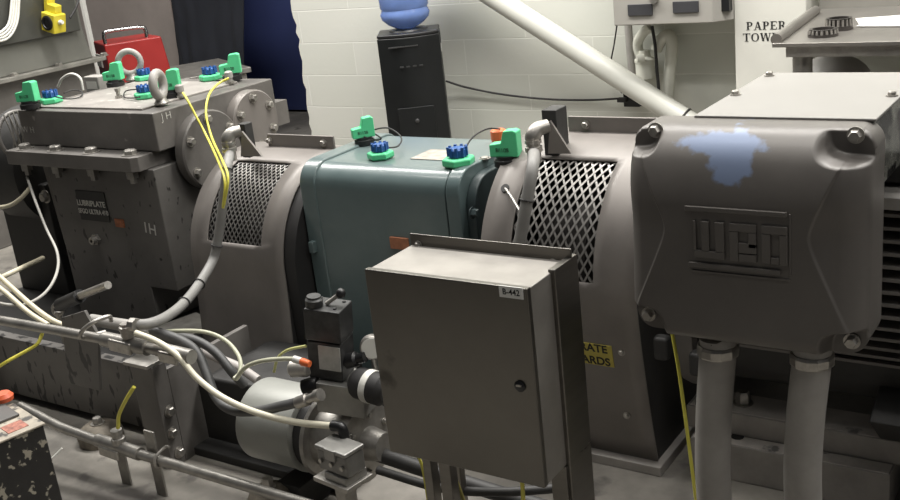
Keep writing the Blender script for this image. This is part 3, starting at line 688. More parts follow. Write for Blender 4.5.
# second pipe running behind
obj('rear_pipe', G().tube([rp(92, 320, 2.0), rp(130, 326, 2.0), rp(150, 332, 2.0)], .02, 16, smooth=False), LCOND, up)
# hanger plate
p = [rp(61, 318, 1.95), rp(84, 311, 1.95), rp(97, 335, 1.95), rp(100, 391, 1.95), rp(68, 383, 1.95)]
hp = obj('hanger_plate', G().prism([(v.x, v.z) for v in p], lambda q, h: V((q[0], h, q[1])), 1.95, 1.962), GDRIP, up, bevel=.002)
a = rp(90, 331, YU); obj('pipe_clamp', G().tube([a+V((-.01, .06, -.03)), a+V((-.02, -.018, -.018)), a+V((-.01, -.022, .006)), a+V((.02, -.0, .03)), a+V((.04, .05, .035)), a+V((.02, .07, .01))], .007, 10), BOLT, up)
# handle rod
hr = thing('lever_handle', 'steel lever rod with black rubber grip in front of the gearbox', 'lever', (-3.2, 2.2, .3))
a = at(60, 305, 'y', 2.12); b = at(80, 296, 'y', 2.10); c = at(108, 285, 'y', 2.08)
obj('rod', G().tube([b, c], .014, 14, smooth=False), BOLT, hr)
obj('grip', G().tube([a, b], .024, 16, smooth=False), BLACK, hr)
obj('end_ring', G().torus(a+V((-.02, 0, -.02)), (.3, -1, .2), .022, .006), BOLT, hr)
obj('pivot_post', G().cyl(a+V((-.02, .0, -.03)), V((a.x-.02, a.y, .26)), .012), DSTEEL, hr)

# ================================================================== cables and hoses
def cable(name, label, cat, pts, r, m, group=None, n=10, fit=None):
    P = [at(q[0], q[1], 'y', q[2]) if len(q) == 3 else at(*q) for q in pts]
    if fit:
        t = thing(name, label, cat, P[0], group); obj('tube', G().tube(P, r, n), m, t); fit(t, P); return t
    return tag(obj(name, G().tube(P, r, n), m), label, cat, group)
def fit1(t, P):
    a = P[0]; g = G().lathe([(.020, -.03), (.020, .0), (.025, .002), (.025, .016), (.020, .018), (.020, .024), (.024, .026), (.024, .036)], a, (0, 0, 1), 16)
    obj('compression_nut', g, BOLT, t, ang=25)
    obj('elbow_fitting', G().tube([a+V((0, 0, .03)), a+V((0, .0, .045)), a+V((.008, .015, .062)), a+V((.03, .04, .068))], .021, 16, rad=lambda u: .019+.004*math.sin(u*3.14)), BOLT, t)
    e = P[-1]; return
def ties(t, P, idx):
    for i in idx:
        obj('cable_tie', G().torus(P[i], (P[i+1]-P[i-1]), .0195, .0022, 24, 8), BLACKR, t)
c1 = cable('flexible_conduit', 'grey flexible conduit curving down from the first mesh guard to the tee fitting', 'conduit',
    [(230, 152, 2.53), (227, 170, 2.43), (222, 210, 2.40), (217, 245, 2.385), (212, 262, 2.36), (199, 284, 2.25), (184, 303, 2.12), (166, 317, 1.99), (148, 324, 1.91), (131, 324, 1.88)], .0165, GCOND, 'grey conduits from the mesh guards', 14,
    lambda t, P: (fit1(t, P), ties(t, P, (1, 3, 5, 6)), obj('end_nut', G().lathe([(.021, -.012), (.021, .012)], P[-1]+V((.015, 0, 0)), (1, 0, 0), 8), BOLT, t, ang=25)))
c2 = cable('flexible_conduit', 'grey flexible conduit dropping from the second mesh guard behind the cabinet', 'conduit',
    [(534, 152, 2.55), (533, 165, 2.42), (527, 200, 2.38), (521, 235, 2.375), (514, 270, 2.36), (505, 320, 2.3)], .0175, GCOND, 'grey conduits from the mesh guards', 14, lambda t, P: (fit1(t, P), ties(t, P, (2,))))
cable('sensor_cable', 'thin yellow cable from the nearer plug beside the lifting ring', 'cable', [(183, 93, 'z', 1.05), (188, 101, 'x', -3.04), (197, 118, 'x', -3.0), (207, 137, 'x', -2.93), (219, 163, 2.45), (225, 182, 2.36), (223, 208, 2.35)], .0045, YEL, 'thin yellow sensor cables')
cable('sensor_cable', 'thin yellow cable looping from the far plug on the gearbox edge', 'cable', [(229, 78, 'z', 1.05), (218, 84, 'z', 1.035), (209, 95, 'x', -3.03), (206, 114, 'x', -2.98), (212, 138, 'x', -2.9), (222, 160, 2.44), (228, 178, 2.36), (224, 205, 2.35)], .0045, YEL, 'thin yellow sensor cables')
cable('cream_hose', 'thick cream hose sweeping over the pale drum to a black elbow', 'hose', [(136, 333, 1.86), (158, 342, 1.86), (178, 356, 1.86), (197, 378, 1.86), (222, 397, 1.86), (255, 412, 1.85), (295, 422, 1.85), (334, 426, 1.84)], .0095, mat('cream_thick_hose', (.74, .70, .56), .35, 0, .05), None, 12,
    lambda t, P: (obj('black_elbow', G().tube([P[-1]+V((-.005, 0, 0)), P[-1]+V((.022, 0, .002)), P[-1]+V((.03, 0, -.012)), P[-1]+V((.03, 0, -.035))], .014, 14), BLACK, t),))
cable('hydraulic_hose', 'dark grey hydraulic hose dipping below the drum with steel end fitting', 'hose', [(152, 330, 1.95), (180, 340, 1.95), (197, 352, 1.95), (206, 372, 1.93), (216, 397, 1.90), (232, 410, 1.87), (258, 411, 1.87), (282, 406, 1.87), (300, 402, 1.87)], .0145, mat('dark_grey_hose', (.085, .085, .085), .5, 0, .2, 20), 'dark hydraulic hoses', 14,
    lambda t, P: (obj('end_fitting', G().lathe([(.017, -.01), (.018, .03), (.013, .032), (.013, .06), (.018, .062), (.018, .08)], P[-1], (at(325, 393, 'y', 1.88)-P[-1]), 12), BOLT, t),))
cable('hydraulic_hose', 'dark grey hydraulic hose running behind toward the drum top', 'hose', [(172, 336, 2.0), (195, 340, 2.0), (215, 352, 2.0), (232, 372, 2.0), (244, 385, 2.03)], .014, mat('dark_grey_hose', (.1, .1, .1)), 'dark hydraulic hoses', 12)
cable('pale_hose', 'wide pale hose lying between dark hoses above the drum', 'hose', [(205, 352, 2.06), (222, 360, 2.06), (240, 368, 2.06), (258, 380, 2.06)], .015, mat('pale_grey_hose', (.42, .39, .37), .5, 0, .06), None, 12)
cable('clear_tube', 'thin pale tube arching above the hydraulic hoses', 'tube', [(150, 333, 1.98), (175, 331, 1.98), (205, 332, 1.98), (226, 341, 1.98), (239, 357, 1.96), (240, 372, 1.93), (234, 379, 1.90)], .0065, CLEARH, 'thin pale air tubes')
cable('clear_tube', 'thin pale tube ending in an orange push plug at the valve', 'tube', [(236, 379, 1.88), (246, 367, 1.88), (262, 361, 1.88), (282, 359, 1.88), (294, 359, 1.88)], .0065, CLEARH, 'thin pale air tubes', 10,
    lambda t, P: (obj('white_collar', G().lathe([(.010, 0), (.010, .026)], P[-1], (1, 0, -.1), 14), WHITE, t), obj('orange_plug', G().lathe([(.009, .024), (.011, .03), (.009, .055)], P[-1], (1, 0, -.12), 14), ORANGE, t)))
cable('clear_tube', 'thin yellow-green tube curving to the silver solenoid', 'tube', [(274, 372, 1.94), (278, 358, 1.94), (288, 350, 1.94), (306, 346, 1.94)], .004, mat('yellow_green_tube', (.62, .62, .25), .4), 'thin pale air tubes')
# left bundle of cream cables
cable('cream_cable', 'upper cream cable rising diagonally past the dark housing', 'cable', [(-12, 284, 2.2), (15, 271, 2.3), (43, 258, 2.5)], .010, CREAM, 'cream cables beside the gearbox')
cable('cream_cable', 'cream cable sloping down to the upper conduit, upper of the pair', 'cable', [(-10, 268, 2.0), (10, 286, 2.0), (35, 308, 1.98), (56, 322, 1.97), (78, 329, 1.97)], .009, CREAM, 'cream cables beside the gearbox')
cable('cream_cable', 'cream cable sloping down to the upper conduit, lower of the pair', 'cable', [(-10, 281, 1.97), (6, 293, 1.97), (28, 312, 1.96), (48, 325, 1.95)], .009, CREAM, 'cream cables beside the gearbox')
cable('cream_cable', 'cream cable sagging from the dark round housing', 'cable', [(-10, 208, 2.5), (8, 206, 2.5), (20, 199, 2.5), (30, 188, 2.52)], .009, CREAM, 'cream cables beside the gearbox')
cable('grey_cable', 'thin grey cable looping beside the gearbox down to the conduit', 'cable', [(27, 177, 2.54), (35, 200, 2.45), (46, 228, 2.4), (57, 252, 2.32), (57, 272, 2.2), (46, 292, 2.1), (26, 304, 2.0), (3, 304, 1.93), (-10, 298, 1.9)], .0055, mat('light_grey_cable', (.38, .37, .34), .5))
bpy.data.objects['grey_cable']
cable('earth_wire', 'striped green yellow earth wire ending in the lower tee fitting', 'wire', [(118, 428, 1.78), (119, 415, 1.78), (126, 400, 1.78), (134, 387, 1.79)], .006, YEL, 'yellow earth wires')
cable('earth_wire', 'striped green yellow earth wire hanging left of the hanger plate', 'wire', [(-10, 372, 1.8), (8, 361, 1.84), (28, 350, 1.9), (38, 343, 1.93), (43, 331, 1.96)], .006, YEL, 'yellow earth wires')
cable('earth_wire', 'slim yellow wire hanging straight beside the thick conduits', 'wire', [(672, 332, 2.10), (679, 372, 2.08), (687, 430, 2.07), (696, 500, 2.07)], .0042, YEL, 'yellow earth wires')
cable('earth_wire', 'yellow wire under the cabinet beside its left stand legs', 'wire', [(418, 455, 1.86), (423, 470, 1.86), (428, 500, 1.86), (430, 520, 1.86)], .004, YEL, 'yellow earth wires')
cable('earth_wire', 'yellow wire hanging under the middle of the cabinet', 'wire', [(522, 480, 1.76), (523, 500, 1.76), (520, 520, 1.76)], .005, YEL, 'yellow earth wires')
cable('earth_wire', 'black and yellow wire slanting under the cabinet', 'wire', [(450, 466, 1.84), (456, 480, 1.84), (464, 502, 1.84)], .005, mat('dull_yellow_wire', (.25, .22, .06), .5), 'yellow earth wires')
cable('floor_pipe', 'dark pipe lying behind the cabinet stand near the floor', 'pipe', [(372, 452, 2.0), (450, 478, 2.0), (520, 500, 2.0), (600, 525, 2.0)], .022, DARKM)
cable('floor_pipe', 'slimmer dark rigid pipe lying low behind the cabinet stand', 'pipe', [(378, 470, 1.9), (440, 488, 1.9), (500, 492, 1.9), (560, 488, 1.95)], .012, DARKM)
bpy.data.objects['floor_pipe']

# ================================================================== green fill ports and breathers
def port_proto():
    t = thing('fill_port', 'x', 'fill port', (0, 0, 0), 'blue capped green fill ports')
    g = G().lathe([(.036, 0), (.04, .004), (.04, .016), (.036, .02)], (0, 0, 0), (0, 0, 1), 6); obj('green_collar', g, GREEN, t, ang=20, bevel=.002)
    g = G().lathe([(.020, .02), (.022, .024), (.022, .038), (.018, .042)], (0, 0, 0), (0, 0, 1), 18); cp = obj('blue_cap', g, BLUE, t, ang=25)
    g = G()
    for k in range(9):
        a = 2*math.pi*k/9; g.box((.022*math.cos(a), .022*math.sin(a), .034), (.006, .006, .022))
    obj('grip_ribs', g, BLUE, cp); return t
def tower_proto():
    t = thing('breather_block', 'x', 'breather', (0, 0, 0), 'green breather blocks')
    obj('black_base', G().lathe([(.034, 0), (.034, .016), (.028, .018), (.028, .026)], (0, 0, 0), (0, 0, 1), 24), BLACK, t)
    g = G().prism([(-.040, .024), (.036, .024), (.036, .062), (.036, .088), (.026, .092), (.0, .090), (-.008, .060), (-.040, .056)], lambda p, h: V((p[0], h, p[1])), -.017, .017)
    gb_ = obj('green_body', g, GREEN, t, bevel=.003)
    text('lettering', 'BI11/2B', .014, gb_, INK, (-.005, -.0175, .042), (1, 0, 0), (0, 0, 1), ext=.0002, bold=.0001, sx=.8); return t
pp = port_proto(); tp = tower_proto()
def put(proto, first, px, py, z, label, rz, sc_=1.0):
    if proto is tp: rz += 38; sc_ *= 1.04
    else: sc_ *= 1.2
    o = proto if first else copy_tree(proto)
    p = at(px, py, 'z', z); o.location = (p.x, p.y, z); o.rotation_euler = (0, 0, math.radians(rz)); o.scale = (sc_,)*3; o['label'] = label; return p
ZG = 1.016
put(tp, 1, 31, 108, ZG, 'green breather block at the front left corner of the gearbox top', -20, 1.15)
put(tp, 0, 116, 86, ZG, 'green breather block on the rear left of the gearbox top, beside the far lifting ring', -15, 1.1)
put(tp, 0, 172, 97, ZG, 'green breather block right behind the nearer lifting ring', -5, 1.15)
put(tp, 0, 233, 80, ZG, 'green breather block on the far right edge of the gearbox top', 0, 1.15)
put(tp, 0, 365, 144, .862, 'green breather block at the far left of the teal gearbox top', 10, 1.0)
put(tp, 0, 508, 165, .868, 'green breather block beside the orange cap on the teal gearbox', -30, 1.15)
put(pp, 1, 52, 103, ZG, 'blue capped green fill port at the front left of the gearbox top', 10, 1.0)
put(pp, 0, 145, 80, ZG, 'blue capped green fill port between the two lifting rings, at the rear', 20, .95)
put(pp, 0, 146, 98, ZG, 'blue capped green fill port left of the nearer lifting ring', 0, 1.0)
put(pp, 0, 211, 80, ZG, 'blue capped green fill port beside the rightmost breather on the gearbox top', 5, 1.05)
put(pp, 0, 381, 158, .862, 'blue capped green fill port on the left half of the teal gearbox top', 0, .95)
put(pp, 0, 459, 165, .862, 'blue capped green fill port on the right half of the teal gearbox top', 15, 1.1)
def lanyard(label, pts, z, grp='black lanyards of the fill ports'):
    P = [at(a, b, 'z', z+c) for a, b, c in pts]
    tag(obj('cap_lanyard', G().tube(P, .0028, 8), BLACKR), label, 'lanyard', grp)
lanyard('black lanyard loop right of the front left fill port', [(56, 97, .03), (68, 99, .01), (80, 97, .006), (82, 92, .01), (74, 90, .02), (64, 93, .02)], ZG)
lanyard('black lanyard loop left of the fill port by the nearer ring', [(140, 97, .02), (132, 98, .01), (124, 97, .008), (126, 91, .012), (138, 89, .03)], ZG)
lanyard('black lanyard joining the left teal breather to its blue cap', [(364, 137, .03), (376, 140, .008), (381, 138, .02), (372, 131, .035), (388, 128, .045), (401, 137, .03), (398, 146, .02), (386, 148, .03)], .862)
lanyard('black lanyard arching from the right teal blue cap to the orange cap', [(462, 155, .03), (472, 138, .06), (487, 129, .06), (500, 129, .05)], .862)
o = tag(obj('orange_cap', G().lathe([(.024, 0), (.026, .01), (.026, .035), (.02, .04)], at(499, 141, 'z', .868), (0, 0, 1), 20), ORANGE), 'orange cap behind the right hand breather on the teal gearbox', 'cap')
# lifting rings
def ring(px, py, R, r, ax, label):
    p = at(px, py, 'z', ZG); t = thing('lifting_ring', label, 'lifting ring', (p.x, p.y, ZG), 'eye bolts on the gearbox top')
    obj('collar', G().lathe([(R*.62, 0), (R*.66, .006), (R*.5, .016), (R*.42, .03)], p, (0, 0, 1), 24), DSTEEL, t)
    obj('eye', G().torus(p+V((0, 0, .03+R)), ax, R, r, 40, 14), LCOND, t)
ring(162, 104, .044, .0175, (1, .45, 0), 'nearer grey lifting ring at the front right corner of the gearbox top')
ring(133, 80, .050, .014, (.75, -1, 0), 'farther grey lifting ring in front of the red case')
a = at(119, 98, 'z', ZG); tag(obj('hex_plug', G().lathe([(.016, 0), (.016, .01), (.009, .011), (.009, .028), (.013, .029), (.013, .04)], a, (0, 0, 1), 6), BOLT), 'small steel hex plug standing on the gearbox top cover', 'plug')
for q, z, lab, dr_ in (((181, 97), ZG, 'grey sensor plug at the start of the nearer yellow cable', V((.25, -.1, -.5))), ((230, 83), ZG, 'grey sensor plug at the start of the far yellow cable', V((-.2, -.3, 0)))):
    a = at(*q, 'z', z); t = thing('sensor_plug', lab, 'sensor', a, 'grey cable plugs on the gearbox')
    obj('plug_body', G().lathe([(.012, 0), (.013, .02), (.017, .022), (.017, .045), (.010, .05)], a, (0, 0, 1), 16), LCOND, t)
    obj('plug_base', G().lathe([(.02, 0), (.02, .008)], a, (0, 0, 1), 6), DSTEEL, t)
a = at(95, 83, 'z', ZG)
cable('white_cable', 'white cable looping up at the rear left of the gearbox top', 'cable', [(58, 87, 2.98), (62, 79, 2.98), (71, 74, 2.98), (80, 78, 2.98), (83, 90, 2.98)], .006, WHITE)
t = thing('small_junction_box', 'little grey junction box with white label behind the gearbox top', 'junction box', (-4.0, 3.0, ZG))
a = at(97, 84, 'y', 3.15)
obj('box_shell', G().box((a.x, 3.15, a.z-.0), (.10, .06, .08)), LCOND, t, bevel=.006); obj('paper_label', G().box((a.x, 3.119, a.z), (.07, .002, .035)), WHITE, t)

# ================================================================== left background machine
A = at(0, 84, 'z', .925); B = at(101, 60, 'z', .925); MX = (A.x+B.x)/2; MY0 = A.y-.15; Lr = B.y-MY0
ML = Matrix(((0, -1, 0, MX), (1, 0, 0, MY0), (0, 0, 1, 0), (0, 0, 0, 1)))   # local x runs away from the viewer, local y into the machine
lm = thing('grey_process_machine', 'grey steel machine casing with bolted rail behind the gearbox, at its far side', 'machine', (MX, MY0, 0))
OLIVE = mat('grey_green_steel', (.17, .168, .15), .38, .5, .12, 4)
obj('lower_body', G().boxb(-2.2, Lr-.02, .06, .9, 0, .925, ML), GBOX, lm, bevel=.005)
obj('bolted_rail', G().boxb(-2.2, Lr, -.04, .12, .925, .95, ML), mat('rail_steel', (.26, .25, .225), .45, .4, .2, 9), lm, bevel=.004)
u_ = at(79, 31, 'x', MX-.02); LC = u_.y-MY0; ZC = at(0, 46, 'x', MX-.02).z
g = G().prism([(.02, .95), (.06, ZC+.02), (.06, 1.9), (.9, 1.9), (.9, .95)], lambda p, h: ML @ V((h, p[0], p[1])), -2.2, LC+.06); obj('sloped_skirt', g, OLIVE, lm, bevel=.006)
obj('upper_casing', G().boxb(-2.2, LC, .0, .06, ZC, 1.9, ML), mat('darker_casing_steel', (.09, .09, .08), .38, .5, .12, 4), lm, bevel=.006)
for q in ((8, 76), (44, 66), (86, 56)):
    b_ = at(*q, 'z', .95); bolt(lm, (MX+.01, b_.y, .95), (0, 0, 1), .022, .016)
# yellow device
c0 = at(53, 22, 'x', MX+.07)
yd = thing('yellow_beacon', 'yellow square housing with round black lens on the grey casing', 'beacon', c0)
YP = mat('yellow_device_paint', (.72, .60, .05), .4, 0, .08)
MY_ = Matrix.Translation(c0) @ Matrix.Rotation(math.radians(4), 4, 'Z') @ Matrix.Rotation(math.radians(16), 4, 'Y')
obj('housing', G().boxb(-.052, .052, -.04, .05, -.055, .055, MY_), YP, yd, bevel=.006)
obj('mounting_strap', G().boxb(-.07, -.045, .0, .06, -.07, .16, MY_), YP, yd, bevel=.002)
obj('top_clip', G().boxb(-.04, .03, -.01, .04, .056, .10, MY_), YP, yd, bevel=.004)
obj('lens', G().lathe([(.042, 0), (.042, .006), (.03, .009), (.028, .004), (.012, .005)], MY_ @ V((0, -.04, 0)), MY_.to_3x3() @ V((0, -1, 0)), 28), BLACK, yd)
obj('cable_gland', G().lathe([(.013, 0), (.015, .012), (.011, .026)], MY_ @ V((.052, 0, .01)), MY_.to_3x3() @ V((1, 0, .3)), 14), WHITE, yd)
cable('black_cable', 'black cable rising from the yellow beacon housing', 'cable', [(70, 18, 'x', MX+.08), (76, 8, 'x', MX+.06), (80, -5, 'x', MX+.04), (84, -20, 'x', MX+.03)], .006, BLACKR)
def coil():
    t = thing('white_cable_coil', 'coiled white cable hanging on the grey casing', 'cable coil', at(8, 0, 'x', MX+.03))
    for k in range(4):
        P = [at(20-3*k*.8, -25, 'x', MX+.03), at(19-3*k*.8, 0, 'x', MX+.03), at(17-2.6*k, 22, 'x', MX+.03), at(9-2*k, 37-2.2*k, 'x', MX+.03), at(-4, 41-2.6*k, 'x', MX+.03), at(-20, 36-2*k, 'x', MX+.03)]
        obj('cable_turn', G().tube(P, .0075, 8), WHITE, t)
coil()
# pale vertical post + steel panel + red case + cloth
tag(obj('white_upright', G().boxb(at(83.5, 20, 'y', 5.0).x, at(86, 20, 'y', 5.0).x, 5.0, 5.03, 0, 1.9), WHITE), 'thin white upright standing between grey casing and red case', 'post')
t = thing('steel_cabinet', 'tall brown-grey steel cabinet behind the red case', 'steel cabinet', (-7.6, 5.9, 0))
CXR = at(180, 40, 'y', 5.75).x; obj('carcass', G().boxb(-8.6, CXR, 5.75, 6.3, .02, 2.2), PANEL, t, bevel=.01)
obj('door', G().boxb(-8.58, -7.66, 5.735, 5.75, .06, 2.15), PANEL, t, bevel=.004); obj('door', G().boxb(-7.64, CXR-.02, 5.735, 5.75, .06, 2.15), PANEL, t, bevel=.004)
RED = mat('red_case_paint', (.30, .022, .02), .38, 0, .1, 5)
O_ = at(104, 45, 'z', 1.0); E_ = at(161, 36, 'z', 1.0); e1 = (E_-O_).normalized(); L1 = (E_-O_).length
e2 = V((-e1.y, e1.x, 0)); e2 = e2 if e2.x < 0 else -e2
RM = Matrix(((e1.x, e2.x, 0, O_.x), (e1.y, e2.y, 0, O_.y), (0, 0, 1, 0), (0, 0, 0, 1)))
rc = thing('red_case', 'red metal case with chrome carry handle behind the gearbox', 'case', (O_.x, O_.y, .715))
obj('case_body', G().prism([(0, .715), (0, 1.0), (L1, 1.0), (L1+.03, .715)], lambda p, h: RM @ V((p[0], h, p[1])), 0, .16), RED, rc, bevel=.010)
obj('rear_body', G().boxb(.005, L1-.005, .162, .40, .74, .998, RM), RED, rc, bevel=.01)
obj('white_vent', G().boxb(-.004, .012, .20, .36, .84, .92, RM), WHITE, rc)
h0, h1 = RM @ V((.02, .05, 1.0)), RM @ V((L1-.08, .05, 1.0))
obj('carry_handle', G().tube([h0, h0+V((0, 0, .05)), h0+e1*.03+V((0, 0, .075)), h1-e1*.03+V((0, 0, .07)), h1+V((0, 0, .045)), h1], .012, 12), mat('chrome', (.55, .55, .55), .18, 1, .05), rc)
t = thing('work_table', 'steel work table under the red case, behind the gearbox', 'table', (O_.x, O_.y, 0))
obj('table_top', G().boxb(-.1, .9, -.05, .7, .68, .715, RM), DSTEEL, t, bevel=.004)
for a_ in ((-.05, 0), (.85, 0), (-.05, .65), (.85, .65)): obj('leg', G().boxb(a_[0]-.02, a_[0]+.02, a_[1]-.02, a_[1]+.02, 0, .68, RM), DSTEEL, t)
# dark navy garment hanging
def cloth(u, v):
    x = -6.38+u*.75+.33*v; z = .35+v*1.5
    wv = .025*math.sin(u*9+1.6*math.sin(v*4))+.02*noise.noise(V((u*5, v*3, 8)))+.008*math.sin(u*31+v*6)+.012*noise.noise(V((u*9, v*7, 0)))
    x += .02*math.sin(v*9)*(1-u)*1.2+.02*noise.noise(V((v*8, 0, 3)))*(1-u)
    return V((x, 5.6+wv*(1-.3*v), z))
hc = thing('hanging_coverall', 'dark navy cloth hanging in soft folds before the blue door', 'hanging cloth', (-6.0, 5.6, .35))
obj('cloth_folds', G().grid(cloth, 90, 50), mat('dark_navy_cloth', (.006, .0075, .013), .85, 0, .2, 20), hc, ang=180, solid=.006)
obj('hanger_rod', G().cyl((-6.15, 5.61, 1.85), (-5.2, 5.61, 1.85), .015), DSTEEL, hc)
obj('rod_post', G().cyl((-5.9, 5.66, 0), (-5.9, 5.66, 1.85), .015), DSTEEL, hc)

# ================================================================== back wall things
# water cooler
wc = thing('water_cooler', 'black floor standing water cooler against the block wall', 'water cooler', (-3.45, 4.85, 0))
wt = .975
WC = at(408, 27, 'z', wt); WC.y = min(WC.y, 4.80); WC = at(408, 27, 'y', 4.80)
MW = Matrix.Translation((WC.x, 4.80, 0)) @ Matrix.Rotation(math.radians(33), 4, 'Z')
WCX = WC.x
wc.location = (WCX, 4.80, 0); WORLD[wc.name] = V((WCX, 4.80, 0))
def coolp(n=12):
    q = [(-.17, .12), (-.17, -.13)]
    for i in range(1, n): u = i/n; q.append((-.17+.34*u, -.13-.05*math.sin(math.pi*u)))
    q += [(.17, -.13), (.17, .12)]; return q
CBLK = mat('cooler_black', (.005, .006, .0065), .42, 0, .2, 4)
MP_ = lambda p, h: MW @ V((p[0], p[1], h))
obj('cabinet_shell', G().prism(coolp(), MP_, .02, wt-.02), CBLK, wc, ang=40, bevel=.006)
obj('top_rim', G().prism(coolp(), MP_, wt-.02, wt), mat('cooler_rim', (.012, .012, .013), .4), wc, ang=40, bevel=.008)
obj('bottle_seat', G().lathe([(.11, 0), (.105, .008), (.09, .010)], (WCX, 4.80, wt), (0, 0, 1), 36), BLACK, wc)
SG = mat('seam_grey', (.04, .04, .04), .4)
obj('panel_seam', G().boxb(-.11, .05, -.184, -.170, .905, .911, MW), SG, wc)
for k in range(4): obj('button_mark', G().boxb(-.06+k*.035, -.04+k*.035, -.1835, -.170, .795, .803, MW), SG, wc)
obj('drip_alcove', G().boxb(-.10, .10, -.183, -.170, .36, .575, MW), CBLK, wc, bevel=.002)
obj('tap', G().lathe([(.010, 0), (.012, .006), (.006, .01)], MW @ V((0, -.184, .50)), MW.to_3x3() @ V((0, -1, 0)), 16), SG, wc)
obj('white_sticker', G().boxb(.17, .172, -.03, .02, .84, .88, MW), WHITE, wc)
for k in (0, 1): obj('side_grip', G().boxb(.17, .173, -.07+k*.06, -.03+k*.06, .90, .95, MW), BLACK, wc)
BOT = mat('blue_translucent_bottle', (.20, .30, .60), .12, 0, .1, 6, trans=.45)
bt = thing('water_bottle', 'blue plastic water bottle upended on the cooler', 'water bottle', (WCX-.01, 4.80, wt+.02))
obj('bottle_body', G().lathe([(.03, .0), (.055, .006), (.10, .03), (.132, .06), (.138, .085), (.132, .10), (.128, .112), (.135, .125), (.137, .21), (.130, .222), (.136, .235), (.137, .32), (.12, .36), (.05, .37)], (WCX-.01, 4.80, wt+.006), (0, 0, 1), 48), BOT, bt)
obj('cap_neck', G().lathe([(.028, 0), (.028, .005)], (WCX-.01, 4.80, wt+.0005), (0, 0, 1), 20), BLACK, bt)
cable('power_cord', 'black power cord sagging along the wall from the cooler to the outlet', 'cord', [(446, 81, 5.0), (465, 87, 5.02), (500, 94, 5.03), (545, 99, 5.03), (590, 100, 5.03), (626, 98, 5.02)], .006, BLACKR)
a = at(632, 99, 'y', 5.0)
t = thing('outlet_box', 'black outlet box on the wall below the grey wall unit', 'outlet', (a.x, 5.03, a.z-.04)); obj('outlet_shell', G().boxb(a.x-.045, a.x+.045, 4.99, 5.048, a.z-.04, a.z+.035), BLACK, t, bevel=.004)
obj('plug_head', G().boxb(a.x-.07, a.x-.02, 4.965, 4.99, a.z-.012, a.z+.012), BLACKR, t, bevel=.003)
# slanted pipe
a = at(484, -9, 'y', 4.88); b = at(694, 125.6, 'y', 4.88); dn = (b-a)
t = thing('slanted_pipe', 'fat cream painted pipe slanting across the block wall', 'pipe', a)
PIPEM = mat('cream_green_pipe', (.54, .54, .49), .38, 0, .04)
obj('pipe_tube', G().cyl(a-dn*.3, a+dn*1.55, .056, n=40), PIPEM, t)
obj('pipe_collar', G().torus(a+dn*.955, dn, .056, .006), BLACKR, t)
q = a+dn*1.55; obj('floor_flange', G().lathe([(.1, -.02), (.1, .01)], q, dn, 30), PIPEM, t)
# wall unit
WUM = mat('beige_grey_enamel', (.36, .345, .315), .42, 0, .05, 4)
a = at(614, 26, 'y', 4.72); b = at(713, 22, 'y', 4.72)
wu_ = thing('wall_unit', 'beige grey wall-mounted unit with two dark recessed grips', 'wall unit', (a.x+.3, 5.0, a.z))
g = G().prism([(a.x, 4.72), (b.x, 4.72), (b.x+.07, 4.80), (b.x+.07, 5.045), (a.x, 5.045)], lambda p, h: V((p[0], p[1], h)), a.z, a.z+.42); obj('cabinet', g, WUM, wu_, bevel=.006)
for q0_, q1_ in (((628, 5), (653, 15)), ((673, 2), (699, 12))):
    u_ = at(*q0_, 'y', 4.72); v_ = at(*q1_, 'y', 4.72); gr = obj('recessed_grip', G().boxb(u_.x, v_.x, 4.712, 4.722, v_.z, u_.z+.002), mat('grip_grey', (.05, .05, .055), .35), wu_, bevel=.002)
u_ = at(722, 4, 'y', 4.78); obj('side_grip', G().boxb(b.x+.03, b.x+.066, 4.752, 4.80, u_.z-.03, u_.z+.05), BLACK, wu_)
u_ = at(655, 0, 'y', 4.72); obj('knob', G().cyl((u_.x, 4.72, u_.z+.005), (u_.x, 4.70, u_.z+.005), .02), DSTEEL, wu_)
cable('thin_cord', 'thin black cord hanging below the wall unit to the outlet', 'cord', [(617, 25, 4.98), (614, 45, 5.0), (611, 62, 5.02), (612, 80, 5.02), (622, 93, 5.01)], .004, BLACKR)
cable('grey_wall_pipe', 'short grey vertical pipe on the wall under the unit', 'pipe', [(628, 22, 5.0), (630, 50, 5.0), (633, 80, 5.0)], .02, LCOND)
pv = mat('white_pvc', (.62, .62, .55), .4, 0, .06)
def pvcfit(t, P):
    p = at(645, 66, 'y', 4.98); obj('trap_cup', G().lathe([(.03, -.07), (.048, -.06), (.048, .02), (.052, .022), (.052, .035), (.03, .05), (.03, .08)], p, (0, 0, 1), 24), pv, t)
    p = at(644, 58, 'y', 4.92); obj('valve_knob', G().cyl(p, p+V((-.03, -.02, 0)), .02), pv, t)
cable('drain_trap', 'white plastic drain trap and tubing below the wall unit', 'drain trap', [(650, 27, 4.95), (643, 33, 4.95), (638, 42, 4.97), (639, 52, 4.98), (645, 60, 4.98)], .025, pv, None, 14, pvcfit)
cable('drain_pipe', 'white hooked drain pipe beside the drain trap', 'pipe', [(656, 50, 4.97), (661, 40, 4.97), (668, 35, 4.97), (672, 42, 4.97), (671, 60, 4.98), (669, 78, 4.98), (668, 98, 4.98)], .03, pv)
cable('black_tube', 'black tube dropping between the drain trap and drain pipe', 'tube', [(652, 26, 4.93), (655, 45, 4.93), (657, 70, 4.94), (659, 92, 4.94)], .008, BLACKR)
